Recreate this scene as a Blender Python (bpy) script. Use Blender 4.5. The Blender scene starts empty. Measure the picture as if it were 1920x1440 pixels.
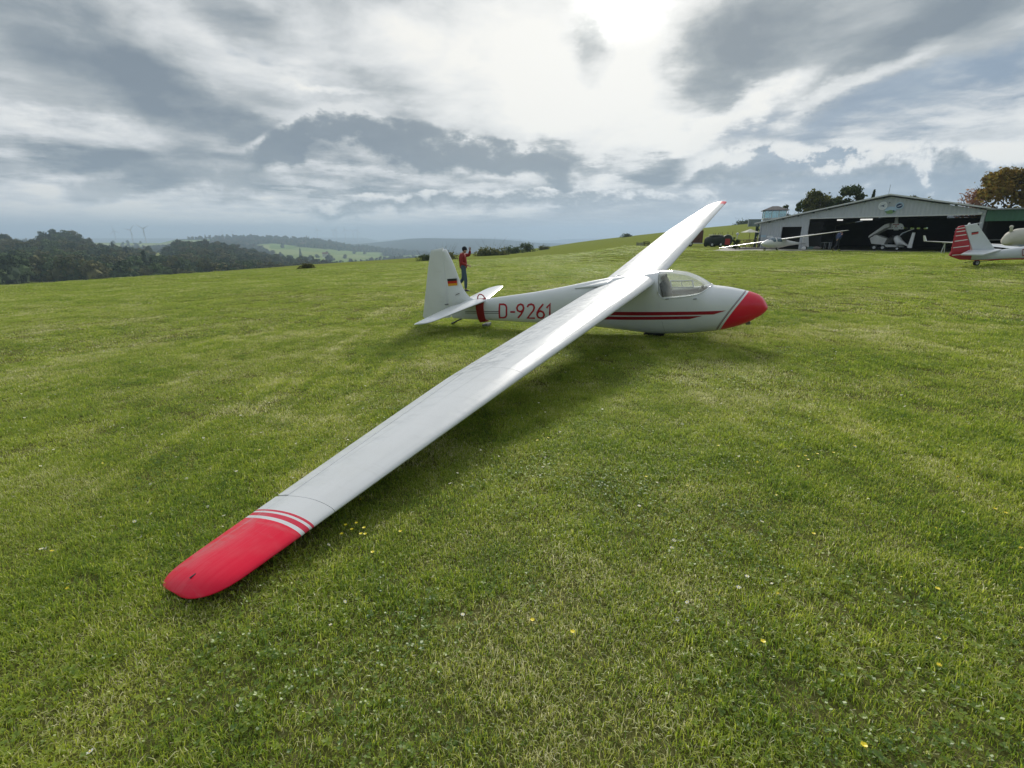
import bpy, bmesh, math, random
import numpy as np
from mathutils import Vector, Matrix, Euler, noise as mnoise
PI = math.pi
rng = random.Random(7)
nrng = np.random.RandomState(7)
sc = bpy.context.scene
COL = sc.collection

# ------------------------------------------------------------------ camera
EYE = 1.606
F = 900.4 / 1920.0
PITCH = math.atan((720 - 443.06) / 900.4)
CA, SA = math.cos(PITCH), math.sin(PITCH)
cam_d = bpy.data.cameras.new('camera')
cam = bpy.data.objects.new('camera', cam_d)
COL.objects.link(cam)
cam.location = (0, 0, EYE)
cam.rotation_euler = (PI / 2 - PITCH, 0, 0)
cam_d.sensor_width = 36.0
cam_d.lens = 36.0 * F
cam_d.clip_start = 0.05
cam_d.clip_end = 30000
sc.camera = cam


def ray(u, v):
    cx = (u - 960) / 900.4
    cy = (720 - v) / 900.4
    return np.array([cx, CA + SA * cy, -SA + CA * cy])


# ------------------------------------------------------------------ light, exposure
sc.view_settings.view_transform = 'Standard'
sc.view_settings.look = 'None'
sc.view_settings.gamma = 1.0
sc.view_settings.use_curve_mapping = False
sc.view_settings.exposure = 1.0
SKY_GAIN = 1 / 2 ** 0.85
SUN_AZ, SUN_EL = math.radians(11.0), math.radians(27.0)
sun_d = bpy.data.lights.new('sun', 'SUN')
sun_d.energy = 1.5
sun_d.angle = math.radians(11)
sun_d.color = (1.0, 0.95, 0.86)
sun = bpy.data.objects.new('sun', sun_d)
COL.objects.link(sun)
sdir = Vector((math.sin(SUN_AZ) * math.cos(SUN_EL), math.cos(SUN_AZ) * math.cos(SUN_EL), math.sin(SUN_EL)))
sun.rotation_euler = (-sdir).to_track_quat('-Z', 'Y').to_euler()
try:
    sc.cycles.use_denoising = True
    sc.cycles.denoiser = 'OPENIMAGEDENOISE'
    sc.cycles.volume_bounces = 1
    sc.cycles.max_bounces = 7
    sc.cycles.diffuse_bounces = 3
    sc.cycles.glossy_bounces = 3
    sc.cycles.transparent_max_bounces = 12
    sc.cycles.sample_clamp_indirect = 4
    sc.cycles.blur_glossy = 0.5
    sc.cycles.caustics_reflective = False
    sc.cycles.caustics_refractive = False
except Exception:
    pass


class NT:
    """tiny helper for building node trees"""
    def __init__(s, nt):
        s.t = nt
        s.L = nt.links

    def n(s, typ, **kw):
        nd = s.t.nodes.new(typ)
        ins = kw.pop('ins', {})
        for k, v in kw.items():
            setattr(nd, k, v)
        for k, v in ins.items():
            if isinstance(v, bpy.types.NodeSocket):
                s.L.new(v, nd.inputs[k])
            else:
                nd.inputs[k].default_value = v
        return nd

    def math(s, op, a, b=None, c=None, clamp=False):
        nd = s.n('ShaderNodeMath', operation=op, use_clamp=clamp)
        for i, x in enumerate((a, b, c)):
            if x is None:
                continue
            if isinstance(x, bpy.types.NodeSocket):
                s.L.new(x, nd.inputs[i])
            else:
                nd.inputs[i].default_value = x
        return nd.outputs[0]

    def smooth(s, x, a, b, lo=0.0, hi=1.0, kind='SMOOTHSTEP'):
        nd = s.n('ShaderNodeMapRange', interpolation_type=kind,
                 ins={'Value': x, 'From Min': a, 'From Max': b, 'To Min': lo, 'To Max': hi})
        return nd.outputs[0]

    def mix(s, fac, a, b, blend='MIX'):
        nd = s.n('ShaderNodeMix', data_type='RGBA', blend_type=blend)
        for k, x in ((0, fac), (6, a), (7, b)):
            if isinstance(x, bpy.types.NodeSocket):
                s.L.new(x, nd.inputs[k])
            else:
                if k and len(x) == 3:
                    x = (*x, 1)
                nd.inputs[k].default_value = x
        return nd.outputs[2]

    def noise(s, vec, scale, detail=4, rough=.55, dist=0.0, out='Fac', **kw):
        nd = s.n('ShaderNodeTexNoise', ins={'Scale': scale, 'Detail': detail, 'Roughness': rough, 'Distortion': dist}, **kw)
        if vec is not None:
            s.L.new(vec, nd.inputs['Vector'])
        return nd.outputs[out]

    def ramp(s, fac, stops, mode='LINEAR'):
        nd = s.n('ShaderNodeValToRGB')
        cr = nd.color_ramp
        cr.interpolation = mode
        while len(cr.elements) < len(stops):
            cr.elements.new(0.5)
        for e, (p, c) in zip(cr.elements, stops):
            e.position = p
            e.color = (*c, 1) if len(c) == 3 else c
        s.L.new(fac, nd.inputs[0])
        return nd.outputs[0]


def lin(r, g, b):
    def f(c):
        c /= 255.0
        return c / 12.92 if c <= .04045 else ((c + .055) / 1.055) ** 2.4
    return (f(r), f(g), f(b))


# ------------------------------------------------------------------ sky
world = bpy.data.worlds.new('World')
sc.world = world
world.use_nodes = True
W = NT(world.node_tree)
world.node_tree.nodes.clear()
tc = W.n('ShaderNodeTexCoord').outputs['Generated']
nrm = W.n('ShaderNodeVectorMath', operation='NORMALIZE', ins={0: tc}).outputs[0]
sep = W.n('ShaderNodeSeparateXYZ', ins={0: nrm})
dz = sep.outputs[2]
# cloud layer coordinates: the direction run out to a flat layer overhead
den = W.math('ADD', W.math('MAXIMUM', dz, 0.0), 0.07)
px = W.math('DIVIDE', sep.outputs[0], den)
py = W.math('DIVIDE', sep.outputs[1], den)
plane = W.n('ShaderNodeCombineXYZ', ins={0: px, 1: py, 2: 0.0}).outputs[0]
warp = W.noise(plane, 0.9, 5, .6, out='Color')
warpc = W.n('ShaderNodeVectorMath', operation='SUBTRACT', ins={0: warp, 1: (.5, .5, .5)}).outputs[0]
planew = W.n('ShaderNodeVectorMath', operation='MULTIPLY_ADD', ins={0: warpc, 1: (.9, .9, .9), 2: plane}).outputs[0]
# fine wisps and big masses
n_big = W.noise(planew, 0.55, 6, .58)
n_mid = W.noise(planew, 1.7, 7, .62)
# direction warped a little so that the edges of the masses are ragged
w2 = W.noise(plane, 1.5, 8, .66, out='Color')
w2c = W.n('ShaderNodeVectorMath', operation='SUBTRACT', ins={0: w2, 1: (.5, .5, .5)}).outputs[0]
w3 = W.noise(nrm, 9.0, 7, .62, out='Color')
w3c = W.n('ShaderNodeVectorMath', operation='SUBTRACT', ins={0: w3, 1: (.5, .5, .5)}).outputs[0]
dw0 = W.n('ShaderNodeVectorMath', operation='MULTIPLY_ADD', ins={0: w2c, 1: (.11, .11, .07), 2: nrm}).outputs[0]
dw = W.n('ShaderNodeVectorMath', operation='MULTIPLY_ADD', ins={0: w3c, 1: (.09, .09, .055), 2: dw0}).outputs[0]


def unit(u, v):
    d = Vector(ray(u, v))
    return d.normalized()


def blob(u, v, du, dv, tilt, inner, src=None):
    """falloff (1 inside, 0 outside) round the sky direction seen at u,v; du, dv half sizes in degrees, tilt in degrees"""
    c = unit(u, v)
    right = Vector((0, 0, 1)).cross(c)
    right = -right.normalized()
    up = right.cross(c).normalized()
    t = math.radians(tilt)
    e1 = right * math.cos(t) + up * math.sin(t)
    e2 = -right * math.sin(t) + up * math.cos(t)
    m = Matrix((e1, e2, e1.cross(e2))).transposed()
    mp = W.n('ShaderNodeMapping', vector_type='TEXTURE')
    mp.inputs['Location'].default_value = c
    mp.inputs['Rotation'].default_value = m.to_euler()
    mp.inputs['Scale'].default_value = (math.radians(du), math.radians(dv), 0.6)
    W.L.new(src or dw, mp.inputs['Vector'])
    ln = W.n('ShaderNodeVectorMath', operation='LENGTH', ins={0: mp.outputs[0]}).outputs['Value']
    return W.smooth(ln, inner, 1.0, 1.0, 0.0)


# (u, v, half width deg, half height deg, tilt, inner, weight)   weight < 0 darkens
BLOBS = [
    # bright veils
    (1130, 120, 15, 12, 0, .0, .26),
    (960, 150, 22, 10, -8, .1, .16),
    (1240, 262, 8, 3.4, 6, .2, .30),
    (720, 60, 15, 6, -24, .1, .10),
    (560, 150, 10, 2.6, -20, .1, .12),
    (120, 245, 16, 2.4, -3, .2, .20),
    (420, 215, 7, 1.4, -14, .1, .10),
    # dark masses, upper left
    (60, 60, 16, 7, -24, .1, -.26),
    (210, 140, 12, 3.4, -22, .1, -.22),
    (60, 185, 8, 2.2, -4, .1, -.16),
    (420, 22, 9, 3.2, -24, .2, -.24),
    (370, 175, 8, 2.2, -26, .1, -.20),
    # the long bank in the middle
    (520, 250, 7.2, 2.0, -4, .3, -.30),
    (600, 285, 5.0, 1.5, -12, .3, -.26),
    (800, 258, 8.5, 2.0, -8, .2, -.16),
    (1045, 292, 4.6, 2.0, -14, .3, -.42),
    (1110, 318, 4.6, 1.2, -2, .3, -.26),
    (230, 305, 8.5, 2.3, -2, .3, -.34),
    (400, 290, 6.0, 1.4, -12, .2, -.22),
    (770, 320, 4.5, 1.0, -8, .2, -.18),
    # round the sun
    (1110, 95, 3.0, 4.6, 12, .1, -.50),
    (1080, 140, 2.2, 2.4, 8, .1, -.24),
    (1330, 110, 6.8, 6.0, 18, .1, -.46),
    (1470, 55, 9.5, 5.5, 20, .0, -.36),
    (1780, 30, 15, 6.0, 16, .0, -.22),
    (1600, 120, 10, 2.2, 22, .1, -.20),
    # the bank at the right
    (1420, 306, 11.0, 2.6, 1, .2, -.16),
    (1240, 322, 5.0, 2.2, 3, .3, -.44),
    # small puffs near the horizon
    (600, 354, 8, .6, 1, .3, -.20),
    (870, 334, 3, .9, 0, .3, -.18),
    (1060, 385, 5, .5, 0, .2, -.2),
]
LIGHT = [(260, 400, 24, 3.2, 0, .2, .34), (60, 350, 10, 2.0, 0, .2, .14), (640, 415, 16, 1.6, 0, .2, .2),  (850, 392, 16, .8, 0, .2, .22), (1230, 345, 10, .9, 2, .2, .22),
         (700, 322, 9, 1.2, -6, .1, .2), (1400, 205, 9, 1.7, 24, .2, .34), (1580, 165, 9, 1.3, 22, .2, .26), (620, 172, 5, .5, -8, .2, .16), (1560, 345, 14, .8, 2, .2, .22), (1880, 285, 6, 1.4, 6, .2, .26)]
B = W.math('MULTIPLY_ADD', n_big, 0.55, 0.38)
B = W.math('MULTIPLY_ADD', n_mid, 0.56, W.math('SUBTRACT', B, 0.28))
# rows of little clouds low down, seen edge on
ph = W.n('ShaderNodeCombineXYZ', ins={0: W.math('MULTIPLY', sep.outputs[0], 5.5), 1: W.math('MULTIPLY', sep.outputs[1], 5.5), 2: W.math('MULTIPLY', dz, 20.0)}).outputs[0]
n_low = W.noise(ph, 1.15, 7, .58)
ph2 = W.n('ShaderNodeCombineXYZ', ins={0: W.math('MULTIPLY', sep.outputs[0], 4.6), 1: W.math('MULTIPLY', sep.outputs[1], 4.6), 2: W.math('MULTIPLY', dz, 9.5)}).outputs[0]
n_puff = W.noise(ph2, 1.0, 8, .56, dist=.35)
B = W.math('MULTIPLY_ADD', W.math('MULTIPLY', W.math('SUBTRACT', n_puff, .5), W.smooth(dz, .03, .10)), 1.15, B)
lowm = W.math('MULTIPLY', W.smooth(dz, .02, .045), W.smooth(dz, .10, .17, 1.0, 0.0))
B = W.math('MULTIPLY_ADD', W.math('MULTIPLY', W.math('SUBTRACT', n_low, .5), lowm), 1.7, B)
for (u, v, du, dv, ti, inn, w) in BLOBS + LIGHT:
    B = W.math('MULTIPLY_ADD', blob(u, v, du, dv, ti, inn), w, B)
# the overcast is darker the farther it lies from the sun
sund = W.n('ShaderNodeVectorMath', operation='DOT_PRODUCT', ins={0: nrm, 1: tuple(sdir)}).outputs['Value']
B = W.math('ADD', B, W.smooth(sund, -.5, .62, -.34, .0, 'LINEAR'))
el_f = W.smooth(dz, 0.0, 0.04, 0.0, 1.0)
B = W.math('ADD', W.math('MULTIPLY', B, W.math('MULTIPLY_ADD', el_f, .6, .4)), W.math('MULTIPLY', W.math('SUBTRACT', 1.0, el_f), .30))
# banks of cumulus: lumpy crisp upper edge, bright crown, dark belly
hq = W.math('DIVIDE', sep.outputs[0], W.math('MAXIMUM', sep.outputs[1], .05))
hl_ = W.math('SQRT', W.math('ADD', W.math('MULTIPLY', sep.outputs[0], sep.outputs[0]), W.math('MULTIPLY', sep.outputs[1], sep.outputs[1])))
hs_ = W.math('DIVIDE', dz, W.math('MAXIMUM', hl_, .01))
frontal = W.smooth(sep.outputs[1], .0, .15)


def qs(u, v):
    d = ray(u, v)
    return d[0] / d[1], d[2] / math.hypot(d[0], d[1])


def bank(B, top, thick, k, amp, seed, prof, soft=.14, fade=.5, gain=.9):
    """top: polyline of (u, v) upper edge; thick in pixels; k lumps per unit; prof: brightness down the bank"""
    pts = [qs(u, v) for u, v in top]
    q0, q1 = pts[0][0], pts[-1][0]
    # upper edge height as a smooth curve over q, tapering at both ends
    cur = W.n('ShaderNodeFloatCurve')
    smin, smax = min(p[1] for p in pts) - .02, max(p[1] for p in pts) + .02
    cv = cur.mapping.curves[0]
    for i, (q, s) in enumerate(pts):
        x, y = (q - q0) / (q1 - q0), (s - smin) / (smax - smin)
        if i == 0: cv.points[0].location = (x, y)
        elif i == len(pts) - 1: cv.points[-1].location = (1.0, y)
        else: cv.points.new(x, y)
    cur.mapping.update()
    tq = W.math('DIVIDE', W.math('SUBTRACT', hq, q0), q1 - q0, clamp=True)
    W.L.new(tq, cur.inputs['Value'])
    stop = W.math('MULTIPLY_ADD', cur.outputs[0], smax - smin, smin)
    v2 = W.n('ShaderNodeCombineXYZ', ins={0: W.math('MULTIPLY_ADD', hq, k, seed * 7.3), 1: W.math('MULTIPLY', hs_, k * 1.8), 2: 0.0}).outputs[0]
    wv = W.noise(v2, 1.3, 3, .55, out='Color', noise_dimensions='2D')
    v3 = W.n('ShaderNodeVectorMath', operation='MULTIPLY_ADD', ins={0: wv, 1: (.6, .6, .0), 2: v2}).outputs[0]
    vo = W.n('ShaderNodeTexVoronoi', voronoi_dimensions='2D', feature='F1', ins={'Vector': v3, 'Scale': 1.0}).outputs['Distance']
    vo2 = W.n('ShaderNodeTexVoronoi', voronoi_dimensions='2D', feature='F1', ins={'Vector': v3, 'Scale': 2.9}).outputs['Distance']
    nb = W.noise(v2, .23, 5, .6, noise_dimensions='2D')
    off = W.math('ADD', W.math('MULTIPLY', W.math('SUBTRACT', .45, W.math('MULTIPLY_ADD', vo2, .4, vo)), amp), W.math('MULTIPLY', W.math('SUBTRACT', nb, .5), amp * 6.5))
    th = thick * .00105
    ends = W.math('MULTIPLY', W.smooth(tq, 0.0, .30), W.smooth(tq, .70, 1.0, 1.0, 0.0))
    t = W.math('DIVIDE', W.math('SUBTRACT', W.math('ADD', stop, off), hs_), th)
    t = W.math('SUBTRACT', t, W.math('MULTIPLY', W.math('SUBTRACT', 1.0, ends), .35))
    n_in = W.noise(v2, .55, 6, .62, noise_dimensions='2D')
    tb = W.math('MULTIPLY_ADD', W.math('SUBTRACT', n_in, .5), 1.3, t)
    m = W.math('MULTIPLY', W.smooth(t, 0.0, soft), W.smooth(tb, fade, 1.15, 1.0, 0.0))
    em = W.smooth(W.math('ADD', ends, W.math('MULTIPLY', W.math('SUBTRACT', n_in, .5), .45)), .10, .5)
    m = W.math('MULTIPLY', W.math('MULTIPLY', m, frontal), W.math('MULTIPLY', em, gain))
    tn = W.math('ADD', t, W.math('MULTIPLY', W.math('SUBTRACT', n_in, .5), 1.9))
    pb = W.ramp(tn, [(p, (b_, b_, b_)) for p, b_ in prof])
    return W.n('ShaderNodeMix', data_type='FLOAT', ins={0: m, 2: B, 3: pb}).outputs[0]


B = bank(B, [(1180, 270), (1330, 262), (1420, 258), (1560, 262), (1700, 254), (1860, 260), (2100, 275)], 92, 22, .0042, 1, [(0, .97), (.18, .90), (.40, .46), (.66, .22), (.95, .36)])
B = bank(B, [(360, 250), (460, 232), (560, 205), (650, 190), (740, 222), (860, 238), (960, 248), (1050, 272), (1180, 300)], 78, 17, .0075, 2, [(0, .80), (.10, .55), (.30, .22), (.7, .18), (1, .5)], fade=.7)
B = bank(B, [(50, 300), (180, 288), (290, 278), (400, 285), (560, 300)], 60, 15, .008, 4, [(0, .70), (.3, .42), (.7, .28), (1, .5)], soft=.4, gain=.7)
B = bank(B, [(480, 370), (700, 362), (900, 354), (1080, 350), (1180, 352), (1380, 362)], 36, 32, .0065, 5, [(0, .96), (.22, .72), (.5, .34), (1, .5)])
B = W.math('MULTIPLY_ADD', W.math('SUBTRACT', B, .62), 1.28, .57)
B = W.math('MINIMUM', B, 1.0)
B = W.math('MAXIMUM', B, 0.0)
cloud_col = W.ramp(B, [(0.0, lin(120, 131, 142)), (0.22, lin(141, 150, 157)), (.48, lin(177, 182, 185)), (.68, lin(206, 209, 211)), (.86, lin(226, 227, 226)), (1.0, lin(240, 238, 232))])
# slate blue gaps
gap = W.math('MAXIMUM', blob(1720, 205, 17, 3.5, 13, .62), blob(1400, 240, 7, 1.5, 10, .5))
gap3 = W.math('MULTIPLY', blob(1200, 424, 24, 3.2, 0, .5), .95)
gap4 = W.math('MULTIPLY', blob(1500, 362, 24, 2.2, 2, .4), .75)
gap6 = W.math('MULTIPLY', W.smooth(dz, .0, .05, 1.0, 0.0), .22)
g5 = W.math('MULTIPLY', W.math('MAXIMUM', blob(540, 128, 4.0, .9, -8, .2), blob(437, 108, 1.2, .6, -20, .2)), .45)
gapm = W.math('MAXIMUM', gap, W.math('MAXIMUM', gap4, g5))
gapm = W.math('MULTIPLY', gapm, W.smooth(B, .5, .85, 1.0, .08))
gapm = W.math('MAXIMUM', gapm, W.math('MULTIPLY', W.math('MAXIMUM', gap3, gap6), W.smooth(B, .6, 1.0, 1.0, .7)))
gapcol = W.ramp(n_mid, [(.25, lin(116, 134, 156)), (.5, lin(133, 150, 170)), (.75, lin(162, 175, 189))])
gapcol = W.mix(W.math('MULTIPLY', gap6, W.math('SUBTRACT', 1.0, gap3)), gapcol, (*lin(160, 173, 184), 1))
sky = W.n('ShaderNodeTexSky', sky_type='NISHITA', sun_disc=False, sun_elevation=SUN_EL, sun_rotation=SUN_AZ)
skyc = W.n('ShaderNodeVectorMath', operation='SCALE', ins={0: sky.outputs[0], 'Scale': 0.05}).outputs[0]
gapcol = W.mix(0.15, gapcol, skyc)
col = W.mix(gapm, cloud_col, gapcol)
# glow of the hidden sun through the cloud
cs = W.n('ShaderNodeVectorMath', operation='DISTANCE', ins={0: dw, 1: tuple(unit(1168, -30))}).outputs['Value']
glow = W.smooth(cs, 0.015, 0.105, 1.0, 0.0)
wide = W.smooth(cs, 0.0, 0.60, 1.0, 0.0)
wide = W.math('MULTIPLY', wide, W.smooth(B, .35, .85, .2, 1.0))
col = W.mix(W.math('MULTIPLY', wide, .55), col, (1.0, .93, .74, 1), 'SCREEN')
col = W.mix(glow, col, (.75, .72, .66, 1), 'ADD')
# below the horizon: plain dull land colour
col = W.mix(W.smooth(dz, -.02, 0.0, 1.0, 0.0), col, (*lin(120, 132, 140), 1))
bg = W.n('ShaderNodeBackground', ins={'Color': col, 'Strength': SKY_GAIN})
wo = W.n('ShaderNodeOutputWorld')
W.L.new(bg.outputs[0], wo.inputs['Surface'])
try:
    world.cycles.sampling_method = 'MANUAL'
    world.cycles.sample_map_resolution = 512
except Exception:
    pass


# ------------------------------------------------------------------ helpers
def mat(name, color, rough=.6, spec=.5, metal=0.0, coat=0.0, noise_amt=0.0, noise_scale=3.0, bump=0.0, bump_scale=30.0, trans=None):
    m = bpy.data.materials.new(name)
    m.use_nodes = True
    N = NT(m.node_tree)
    bs = m.node_tree.nodes['Principled BSDF']
    bs.inputs['Base Color'].default_value = (*color, 1)
    bs.inputs['Roughness'].default_value = rough
    bs.inputs['Specular IOR Level'].default_value = spec
    bs.inputs['Metallic'].default_value = metal
    bs.inputs['Coat Weight'].default_value = coat
    bs.inputs['Coat Roughness'].default_value = .08
    tco = N.n('ShaderNodeTexCoord').outputs['Object']
    if noise_amt:
        nz = N.noise(tco, noise_scale, 6, .6)
        f = N.smooth(nz, .25, .75, 1 - noise_amt, 1 + noise_amt * .5, 'LINEAR')
        c = N.n('ShaderNodeVectorMath', operation='SCALE', ins={0: tuple(color), 'Scale': f}).outputs[0]
        N.L.new(c, bs.inputs['Base Color'])
    if bump:
        nb = N.noise(tco, bump_scale, 5, .6)
        b = N.n('ShaderNodeBump', ins={'Height': nb, 'Strength': bump, 'Distance': .02})
        N.L.new(b.outputs[0], bs.inputs['Normal'])
    return m


def tag(o, label=None, cat=None, group=None, kind=None):
    if label:
        o['label'] = label
    if cat:
        o['category'] = cat
    if group:
        o['group'] = group
    if kind:
        o['kind'] = kind
    return o


def empty(name, loc, label, cat, rz=0.0, group=None, rot=None):
    o = bpy.data.objects.new(name, None)
    COL.objects.link(o)
    o.location = loc
    o.rotation_euler = rot if rot else (0, 0, rz)
    o.empty_display_size = .3
    return tag(o, label, cat, group)


class MB:
    def __init__(s):
        s.v, s.f, s.m = [], [], []

    def add(s, vs, fs, mi=0):
        b = len(s.v)
        s.v += [tuple(map(float, p)) for p in vs]
        s.f += [tuple(b + i for i in q) for q in fs]
        s.m += [mi] * len(fs)
        return s

    def box(s, c, d, mi=0, rot=None):
        vs = [Vector((x * d[0] / 2, y * d[1] / 2, z * d[2] / 2)) for x in (-1, 1) for y in (-1, 1) for z in (-1, 1)]
        if rot is not None:
            vs = [rot @ p for p in vs]
        vs = [p + Vector(c) for p in vs]
        return s.add(vs, [(0, 1, 3, 2), (4, 6, 7, 5), (0, 4, 5, 1), (2, 3, 7, 6), (0, 2, 6, 4), (1, 5, 7, 3)], mi)

    def rings(s, rs, caps=True, closed=True, mi=0):
        n = len(rs[0])
        vs = [p for r in rs for p in r]
        fs = []
        for i in range(len(rs) - 1):
            for j in range(n if closed else n - 1):
                k = (j + 1) % n
                fs.append((i * n + j, i * n + k, (i + 1) * n + k, (i + 1) * n + j))
        if caps and closed:
            fs.append(tuple(range(n))[::-1])
            fs.append(tuple((len(rs) - 1) * n + j for j in range(n)))
        return s.add(vs, fs, mi)

    def tube(s, pts, r, n=8, mi=0, caps=True):
        pts = [Vector(p) for p in pts]
        if not isinstance(r, (list, tuple)):
            r = [r] * len(pts)
        rs = []
        prev = None
        for i, p in enumerate(pts):
            a = pts[max(i - 1, 0)]
            b = pts[min(i + 1, len(pts) - 1)]
            t = (b - a).normalized()
            if prev is None:
                x = t.orthogonal().normalized()
            else:
                x = (prev - t * prev.dot(t)).normalized()
            prev = x
            y = t.cross(x)
            rs.append([p + (x * math.cos(2 * PI * k / n) + y * math.sin(2 * PI * k / n)) * r[i] for k in range(n)])
        return s.rings(rs, caps=caps, mi=mi)

    def prism(s, poly, depth_vec, mi=0):
        n = len(poly)
        dv = Vector(depth_vec)
        a = [Vector(p) - dv / 2 for p in poly]
        b = [Vector(p) + dv / 2 for p in poly]
        fs = [tuple(range(n))[::-1], tuple(range(n, 2 * n))]
        fs += [(i, (i + 1) % n, n + (i + 1) % n, n + i) for i in range(n)]
        return s.add(a + b, fs, mi)

    def build(s, name, mats, parent=None, smooth=False, bevel=0.0, autos=None):
        me = bpy.data.meshes.new(name)
        me.from_pydata(s.v, [], s.f)
        if not isinstance(mats, (list, tuple)):
            mats = [mats]
        for m in mats:
            me.materials.append(m)
        if len(mats) > 1:
            me.polygons.foreach_set('material_index', s.m)
        bm = bmesh.new()
        bm.from_mesh(me)
        bmesh.ops.recalc_face_normals(bm, faces=bm.faces)
        if bevel:
            bmesh.ops.bevel(bm, geom=list(bm.edges), offset=bevel, segments=1, affect='EDGES', clamp_overlap=True)
        bm.to_mesh(me)
        bm.free()
        if smooth:
            me.polygons.foreach_set('use_smooth', [True] * len(me.polygons))
            if smooth == 'angle':
                try:
                    me.set_sharp_from_angle(angle=math.radians(38))
                except Exception:
                    pass
        me.update()
        o = bpy.data.objects.new(name, me)
        COL.objects.link(o)
        if parent is not None:
            o.parent = parent
        return o


def icurve(tab, x):
    """monotone-ish smooth interpolation through a table [(x, y)...]"""
    tab = sorted(tab)
    xs = [t[0] for t in tab]
    ys = [t[1] for t in tab]
    if x <= xs[0]:
        return ys[0]
    if x >= xs[-1]:
        return ys[-1]
    i = max(k for k in range(len(xs)) if xs[k] <= x)
    i = min(i, len(xs) - 2)
    def sl(k):
        if k == 0:
            return (ys[1] - ys[0]) / (xs[1] - xs[0])
        if k == len(xs) - 1:
            return (ys[-1] - ys[-2]) / (xs[-1] - xs[-2])
        a = (ys[k] - ys[k - 1]) / (xs[k] - xs[k - 1])
        b = (ys[k + 1] - ys[k]) / (xs[k + 1] - xs[k])
        if a * b <= 0:
            return 0.0
        return 2 * a * b / (a + b)
    h = xs[i + 1] - xs[i]
    t = (x - xs[i]) / h
    m0, m1 = sl(i) * h, sl(i + 1) * h
    return ((2 * t ** 3 - 3 * t * t + 1) * ys[i] + (t ** 3 - 2 * t * t + t) * m0 + (-2 * t ** 3 + 3 * t * t) * ys[i + 1] + (t ** 3 - t * t) * m1)


def lerp_tab(tab, x):
    return float(np.interp(x, [t[0] for t in tab], [t[1] for t in tab]))


# ------------------------------------------------------------------ terrain heights
GA, GB = .041, -.022
CREST = [(0, 537), (200, 524), (380, 511), (580, 496), (760, 484.5), (880, 476), (960, 470), (1010, 465.5), (1040, 461), (1090, 453), (1150, 446),
         (1250, 435), (1330, 426), (1420, 418), (1700, 416), (1920, 416)]
_az, _q, _rb = [], [], []
_rr = np.concatenate([np.linspace(5, 60, 56), np.linspace(62, 420, 180)])


def _g(r):
    w = np.maximum(r - 46.0, 0)
    return w * w / (w + 22.0)


for _u, _v in [(u, lerp_tab(CREST, u)) for u in range(-40, 1961, 40)]:
    d = ray(_u, _v)
    hl = math.hypot(d[0], d[1])
    s_c = d[2] / hl
    p = (GA * d[0] + GB * d[1]) / hl
    az = math.atan2(d[0], d[1])
    def emax(q, rb, c=.004):
        z = p * _rr + q * _g(_rr) - .5 * c * np.maximum(_rr - rb, 0) ** 2
        return np.max((z - EYE) / _rr)
    if emax(0, 300) > s_c:
        lo, hi = 8.0, 300.0
        for _ in range(40):
            mid = (lo + hi) / 2
            if emax(0, mid) > s_c: hi = mid
            else: lo = mid
        q, rb = 0.0, (lo + hi) / 2
    else:
        lo, hi = 0.0, .2
        for _ in range(40):
            mid = (lo + hi) / 2
            if emax(mid, 300) > s_c: hi = mid
            else: lo = mid
        q, rb = (lo + hi) / 2, 300.0
    _az.append(az); _q.append(q); _rb.append(rb)

PAD_Z = .385


def ground_z(x, y):
    x = np.asarray(x, float)
    y = np.asarray(y, float)
    r = np.hypot(x, y)
    az = np.arctan2(x, y)
    q = np.interp(az, _az + [PI], _q + [0.0])
    rb = np.interp(az, [-PI] + _az + [PI], [60] + _rb + [120])
    p = GA * x + GB * y
    over = np.maximum(r - rb, 0)
    drop = np.where(over < 60, .002 * over ** 2, 7.2 + .24 * (over - 60))
    z = p + q * _g(r) - drop
    # level ground round the hangars and their apron
    # signed distance past the apron's front
    w = np.clip((y + .18 * (x - 20) - 33.0) / 9.0, 0, 1) * np.clip((x - 6.0) / 10.0, 0, 1) * np.clip((75 - y) / 12.0, 0, 1) * np.clip((70 - x) / 10, 0, 1)
    w = w * w * (3 - 2 * w)
    z = z * (1 - w) + PAD_Z * w
    z = np.maximum(z, -42 + 0 * z)
    return z


def gz(x, y):
    return float(ground_z(x, y))


def ray_ground(u, v):
    d = ray(u, v)
    o = np.array([0, 0, EYE])
    t0, t1 = 1.0, 1.0
    t = 1.0
    while t < 600:
        pnt = o + d * t
        if pnt[2] < gz(pnt[0], pnt[1]):
            lo, hi = t / 1.02, t
            for _ in range(30):
                m_ = (lo + hi) / 2
                pm = o + d * m_
                if pm[2] < gz(pm[0], pm[1]): hi = m_
                else: lo = m_
            return Vector(o + d * hi)
        t *= 1.02
    return Vector(o + d * 300)


def at_depth(u, v, Y):
    """the point seen at u,v whose world y is Y"""
    d = ray(u, v)
    t = Y / d[1]
    return Vector((d[0] * t, Y, EYE + d[2] * t))


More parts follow.
